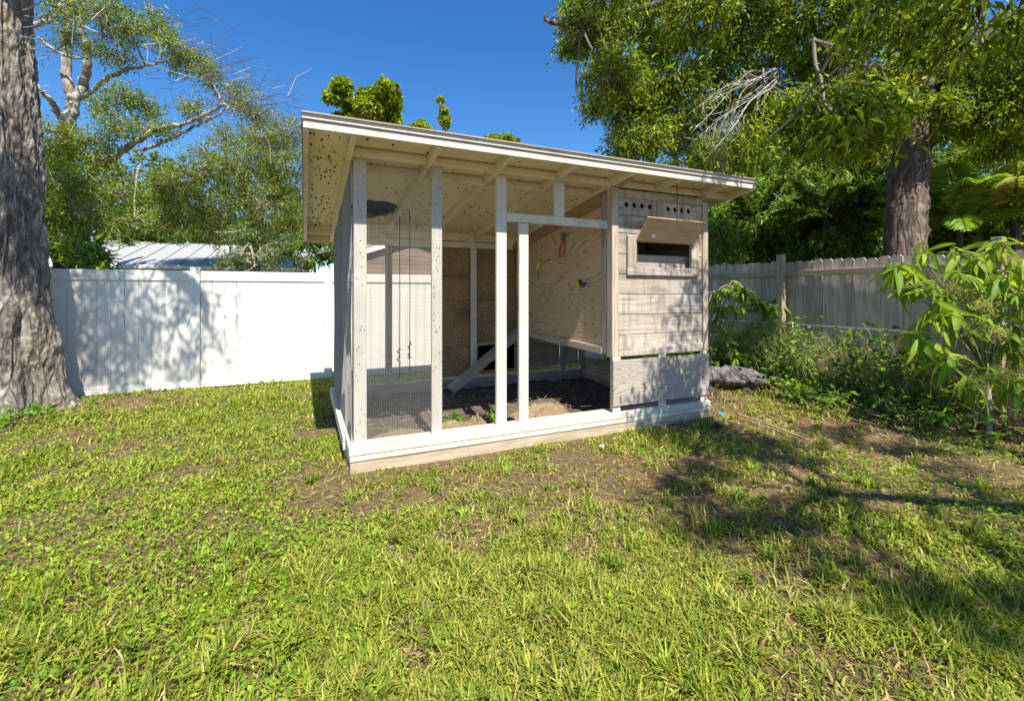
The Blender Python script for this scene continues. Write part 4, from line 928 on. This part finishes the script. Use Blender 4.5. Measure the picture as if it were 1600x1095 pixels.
spots = [(6.55, 4.6, 1.0, 80, 'tall leafy weeds under the sagging branch tip at the pipe rail'), (6.55, 3.1, .95, 70, 'tall leafy weeds crowding the pipe rail next to the flowering shrub'), (6.2, 5.2, .8, 70, 'weeds crowding in front of the arching branches'), (6.2, 2.6, .25, 40, 'low weeds around the pale shrub stem'), (-2.95, 6.95, .12, 30, 'small weeds sprouting between the roots of the old trunk'), (5.0, 5.6, .5, 40, 'weed clump close behind the right corner of the coop'), (5.5, 5.5, .55, 45, 'weed clump between the coop corner and chain-link fence'), (6.35, 4.75, .55, 40, 'weed clump before the tall wooden fence post'), (6.55, 4.25, .75, 60, 'tall weeds climbing where the pipe rail becomes visible'),
         (6.5, 3.7, .85, 70, 'tall weeds climbing over the bare part of the pipe rail'), (6.4, 3.2, .6, 50, 'leafy weeds between the pipe rail and flowering shrub'), (6.0, 3.5, .3, 40, 'low weeds in front of the tall climbing weeds'), (6.6, 2.7, .7, 45, 'weeds directly behind the pale shrub stem'),
         (6.1, 4.0, .25, 40, 'low broadleaf weeds on the ground right of the coop'), (6.6, 1.7, .5, 40, 'weeds on the near side of the flowering shrub'), (6.6, 5.3, .9, 60, 'weeds tangled on the chain-link behind the arching shrub'), (6.6, 6.2, .9, 60, 'weeds tangled on the far end of the chain-link'), (5.3, 6.3, .7, 50, 'weeds behind the grey log roll'), (6.0, 5.6, .7, 60, 'weeds under the arching branches')]
for x, y, h, n, lb_ in spots: weed(x, y, h, int(n * 1.5), .09, .048, WG, lb_)
bp = thing('dry_brush', (6.65, 2.9, 0), 'tangle of dry brown twigs caught in the chain-link fence', 'brush'); bm_ = MB()
for _ in range(420):
    s = np.array([6.65 + rng.normal() * .12, rng.uniform(1.6, 4.2), rng.uniform(.02, .75)]); d = norm(rng.normal(size=3) * (.5, 1, .9)) * rng.uniform(.15, .5)
    bm_.tube([s, s + d * .5 + rng.normal(size=3) * .04, s + d + (0, 0, -.05)], .0028, 3, False)
tag(bm_.build('twig_tangle', M['dtwig'], bp), kind='stuff')
# ------------------------------------------------------------------ odds and ends on the ground
lg = thing('bark_log', (5.7, 4.75, .1), 'rough grey-purple log lying behind the right corner of the coop', 'log')
lc = curve([(5.25, 4.98, .20), (5.5, 4.85, .23), (5.8, 4.68, .22), (6.1, 4.52, .15)], 8)
part('log_body', barkmat('purple_bark', (.20, .175, .18), (.06, .05, .055), (.32, .29, .29), 6, 6, .03), lg, lambda m: m.tube(lc, .10 + .03 * np.sin(np.linspace(0, 3, len(lc))), 18, True, wob=.14), True)
part('log_rest', M['barkd'], lg, lambda m: (m.tube([(5.3, 4.7, .0), (5.5, 5.1, .08)], .07, 8), m.tube([(5.75, 4.45, .0), (5.95, 4.85, .07)], .06, 8)), True)
def ground_pt(px, py): d = at(px, py, 1.0) - CAM; return CAM + d * (1.45 / -d[2])
p0, p1 = ground_pt(1150, 653), ground_pt(1262, 692)
st_ = thing('fallen_stick', tuple(p0 * (1, 1, 0)), 'long pale stick lying on the grass right of the coop', 'stick')
part('shaft', M['dtwig'], st_, lambda m: m.tube(curve([p0 + (0, 0, .05), (p0 + p1) / 2 + (0, .02, .055), p1 + (0, 0, .03)], 6, .0012), .010, 7), True)
def scrap(px, py, s, mat, name, label, cat):
    c = ground_pt(px, py) + (0, 0, s * .5); m = MB(); n = 7; X, Y = np.meshgrid(np.linspace(-1, 1, n), np.linspace(-1, 1, n))
    Z = .5 * np.cos(X * 2.2 + .4) * np.cos(Y * 1.9) + .25 * rng.normal(size=X.shape); i = np.arange(n - 1)[:, None] * n + np.arange(n - 1)[None]; q = np.stack([i, i + 1, i + n + 1, i + n], -1).reshape(-1, 4)
    V = np.stack([X, Y * .7, Z], -1).reshape(-1, 3) * s + c; m.add(V, Q=q); m.add(V - (0, 0, .006), Q=q[:, ::-1]); tag(m.build(name, M[mat]), label, cat)
scrap(1128, 648, .03, 'blue', 'plastic_scrap', 'crumpled bright blue plastic scrap by the coop corner', 'litter')
scrap(1122, 668, .05, 'navy', 'cloth_scrap', 'dark navy cloth scrap in the grass by the coop corner', 'litter')
scrap(941, 698, .022, 'bone', 'white_scrap', 'small white scrap on the grass before the lower panel', 'litter')
for k, (x, y, h) in enumerate(((1.42, 4.62, .16), (1.78, 4.52, .16))):
    t = thing('seedling', (x, y, .05), ['green seedling tuft growing in the dark soil of the run', 'yellow-green seedling beside the narrow sand mound'][k], 'seedling'); b = np.array([x, y, .05]); n = 46
    V, T, C = leaves(b + rng.normal(size=(n, 3)) * (.06, .05, .02) + (0, 0, .06), rng.normal(size=(n, 3)) * (1, 1, .5) + (0, 0, .6), .09, .03, [(.08, .17, .02), (.13, .21, .03)][k]); MB().add(V, T=T, col=C).build('foliage', M['leaf'], t, usecol=True)
    part('stems', M['dtwig'], t, lambda m: [m.tube([b, b + rng.normal(size=3) * .05 + (0, 0, .1)], .002, 3, False) for _ in range(8)])
sw = MB()
for k_ in range(700):
    i = rng.integers(0, 3); c = ((1.36, 4.33, .15), (2.36, 4.42, .17), (2.0, 4.5, .08))[i]; s = np.array([rng.uniform(.5, 4.1), rng.uniform(4.1, 6.3), .075]) if k_ > 170 else np.array([c[0] + rng.normal() * .2, c[1] + rng.normal() * .12, c[2] * rng.uniform(.5, 1.0)]); d = rng.normal(size=3) * (.08, .06, .035)
    sw.tube([s, s + d * .6 + (0, 0, .012), s + d], .0022, 3, False)
tag(sw.build('dry_straw', M['dtwig']), 'loose dry straw strewn over the sand inside the run', 'straw', kind='stuff')

# ------------------------------------------------------------------ the lawn: blades, clover leaves and dry thatch
def lawn_pts(n, rmin, rmax, power):
    """points in a wide sector in front of the viewpoint, thinning with distance"""
    u = rng.random(n); e = 2 - power; r_ = (rmin ** e + u * (rmax ** e - rmin ** e)) ** (1 / e)
    a = YAW + rng.uniform(-R(62), R(62), n); return r_ * np.sin(a), r_ * np.cos(a), r_
def open_ground(X, Y, m=.0):
    k = ~((X > SX0 - .02 - m) & (X < SX1 + .02 + m) & (Y > SY0 - .015 - m) & (Y < SY1 + .02))
    return k & (Y < FY - .05) & (X < 6.95) & (np.hypot(X - BT[0], Y - BT[1]) > .56 + .12 * rng.random(np.shape(X))) & (X > -8)
def bare(X, Y): return .40 * vnoise(X, Y, 1.0, 21) + .33 * vnoise(X, Y, .33, 22) + .27 * vnoise(X, Y, .12, 28) + .045 * np.clip(X - 2.5, 0, 2)
def blades(n, rmin, rmax, power, hscale, wscale):
    X, Y, r_ = lawn_pts(n, rmin, rmax, power); ba = bare(X, Y)
    edge = np.exp(-np.clip(SY0 - Y, 0, 9) / .13) * ((X > .1) & (X < 4.0) & (Y < SY0))
    dry = np.clip((X - 3.6 + 1.2 * (vnoise(X, Y, 1.1, 25) - .5)) / 2.0, 0, 1) * np.clip((Y - .2) / 2, 0, 1)
    keep = open_ground(X, Y) & (rng.random(n) < np.clip((.585 - ba + .04 * np.clip((Y - 3.5) / 2, 0, 1) * (X < 1)) * 9, .10, 1) * (1 - .8 * edge) * (1 - .5 * dry)); X, Y, r_, ba, dry = X[keep], Y[keep], r_[keep], ba[keep], dry[keep]; n = len(X)
    # tufts: pull points towards tuft centres
    az = rng.uniform(0, 2 * np.pi, n); lean = rng.beta(2.8, 1.2, n) * 1.6
    tall = .6 + 1.9 * vnoise(X, Y, .14, 23) * vnoise(X, Y, .7, 24) * 1.5
    H = hscale * rng.uniform(.5, 1.35, n) * tall; Wd = wscale * rng.uniform(.6, 1.4, n) * (1 + .12 * np.clip(r_ - 3, 0, 9))
    hd = np.stack([np.cos(az), np.sin(az), np.zeros(n)], -1); upv = np.array([0, 0, 1.0])
    b = np.stack([X, Y, gz(X, Y) - .004], -1); sd = np.stack([-np.sin(az), np.cos(az), np.zeros(n)], -1)
    d0 = norm(hd * np.sin(lean * .6)[:, None] + upv * np.cos(lean * .6)[:, None]); d1 = norm(hd * np.sin(lean * 1.35)[:, None] + upv * np.cos(lean * 1.35)[:, None])
    mid = b + d0 * (H * .5)[:, None]; tip = mid + d1 * (H * .55)[:, None]; tip[:, 2] = np.maximum(tip[:, 2], b[:, 2] + .008)
    w_ = sd * (Wd / 2)[:, None]; V = np.stack([b - w_ * .8, b + w_ * .8, mid - w_, mid + w_, tip], 1).reshape(-1, 3)
    i = np.arange(n)[:, None] * 5
    g0, g1, g2, dr = np.array([.24, .285, .028]), np.array([.345, .355, .07]), np.array([.13, .21, .02]), np.array([.46, .34, .16])
    q = vnoise(X, Y, .6, 26)[:, None]; c = g0 * (1 - q) + g1 * q
    pick = rng.random((n, 1)); c = np.where(pick < .22, g2, c); c = np.where(pick > .95 - .42 * dry[:, None] - .22 * np.clip(ba - .45, 0, 1)[:, None] * 2, dr, c)
    c = c * (1 + .28 * rng.normal(size=(n, 1))).clip(.4, 1.8)
    return V, i + [2, 3, 4], i + [0, 1, 3, 2], np.repeat(c, 5, 0).clip(.01, .6)
gm_ = MB()
for a in ((200000, 1.25, 3.2, 0.7, .056, .0070), (250000, 3.0, 11, .95, .05, .0095)):
    V, T, Q, C = blades(*a); gm_.add(V, T=T, Q=Q, col=C)
tx, ty, tr = lawn_pts(260, 1.5, 8, .9); kk = open_ground(tx, ty, .1); tx, ty = tx[kk], ty[kk]
nb_ = 24; n = len(tx) * nb_; X = np.repeat(tx, nb_) + rng.normal(size=n) * .018; Y = np.repeat(ty, nb_) + rng.normal(size=n) * .018
az = rng.uniform(0, 2 * np.pi, n); ln = rng.uniform(.3, 1.15, n); H = np.repeat(rng.uniform(.06, .13, len(tx)), nb_) * rng.uniform(.6, 1.1, n)
hd = np.stack([np.cos(az), np.sin(az), np.zeros(n)], -1); sd = np.stack([-np.sin(az), np.cos(az), np.zeros(n)], -1) * .0045; b = np.stack([X, Y, gz(X, Y)], -1); u_ = np.array([0, 0, 1.0])
mid = b + (hd * np.sin(ln * .55)[:, None] + u_ * np.cos(ln * .55)[:, None]) * (H * .55)[:, None]; tip = mid + (hd * np.sin(ln * 1.4)[:, None] + u_ * np.cos(ln * 1.4)[:, None]) * (H * .55)[:, None]
i = np.arange(n)[:, None] * 5; c = np.array([.24, .32, .04]) * (1 + .25 * np.repeat(rng.normal(size=(len(tx), 1)), nb_, 0)).clip(.6, 1.5) * (1 + .12 * rng.normal(size=(n, 1)))
gm_.add(np.stack([b - sd, b + sd, mid - sd, mid + sd, tip], 1).reshape(-1, 3), T=i + [2, 3, 4], Q=i + [0, 1, 3, 2], col=np.repeat(c, 5, 0).clip(.01, .6))
tag(gm_.build('grass', M['grass'], usecol=True, origin=(0, 0, 0)), 'short yellow-green lawn grass with thin patches', 'grass', kind='stuff')
X, Y, r_ = lawn_pts(130000, 1.3, 10, .8); q = vnoise(X, Y, .8, 31) * .6 + vnoise(X, Y, .25, 32) * .4
k = open_ground(X, Y) & (q + .12 * (X < .3) > .60 + .06 * rng.normal(size=len(X))); X, Y = X[k], Y[k]; n = len(X)
V, T, C = leaves(np.stack([X, Y, gz(X, Y) + rng.uniform(.01, .05, n)], -1), rng.normal(size=(n, 3)) * (1, 1, .25), .024, .019, [(.17, .235, .022), (.22, .27, .028), (.13, .19, .02)], fold=.12, droop=.05)
tag(MB().add(V, T=T, col=C).build('clover', M['leaf'], usecol=True, origin=(0, 0, 0)), 'small round-leaved clover spread through the lawn', 'clover', kind='stuff')
X, Y, r_ = lawn_pts(90000, 1.3, 11, 1.0); k = open_ground(X, Y) & ((bare(X, Y) > .50) | (X > 4.2) & (rng.random(len(X)) < .6) | (rng.random(len(X)) < .12)); X, Y = X[k], Y[k]; n = len(X)
V, T, C = leaves(np.stack([X, Y, gz(X, Y) + rng.uniform(.002, .018, n)], -1), rng.normal(size=(n, 3)) * (1, 1, .12), .06, .006, [(.24, .16, .07), (.18, .12, .05), (.10, .065, .03), (.33, .24, .12)], fold=.1, droop=.03)
C = C * np.repeat(np.where(X > 3.2, 1.5, 1.0), 4)[:, None]
tag(MB().add(V, T=T, col=C).build('dry_thatch', M['grass'], usecol=True, origin=(0, 0, 0)), 'dry brown thatch and leaf litter lying on the soil', 'thatch', kind='stuff')
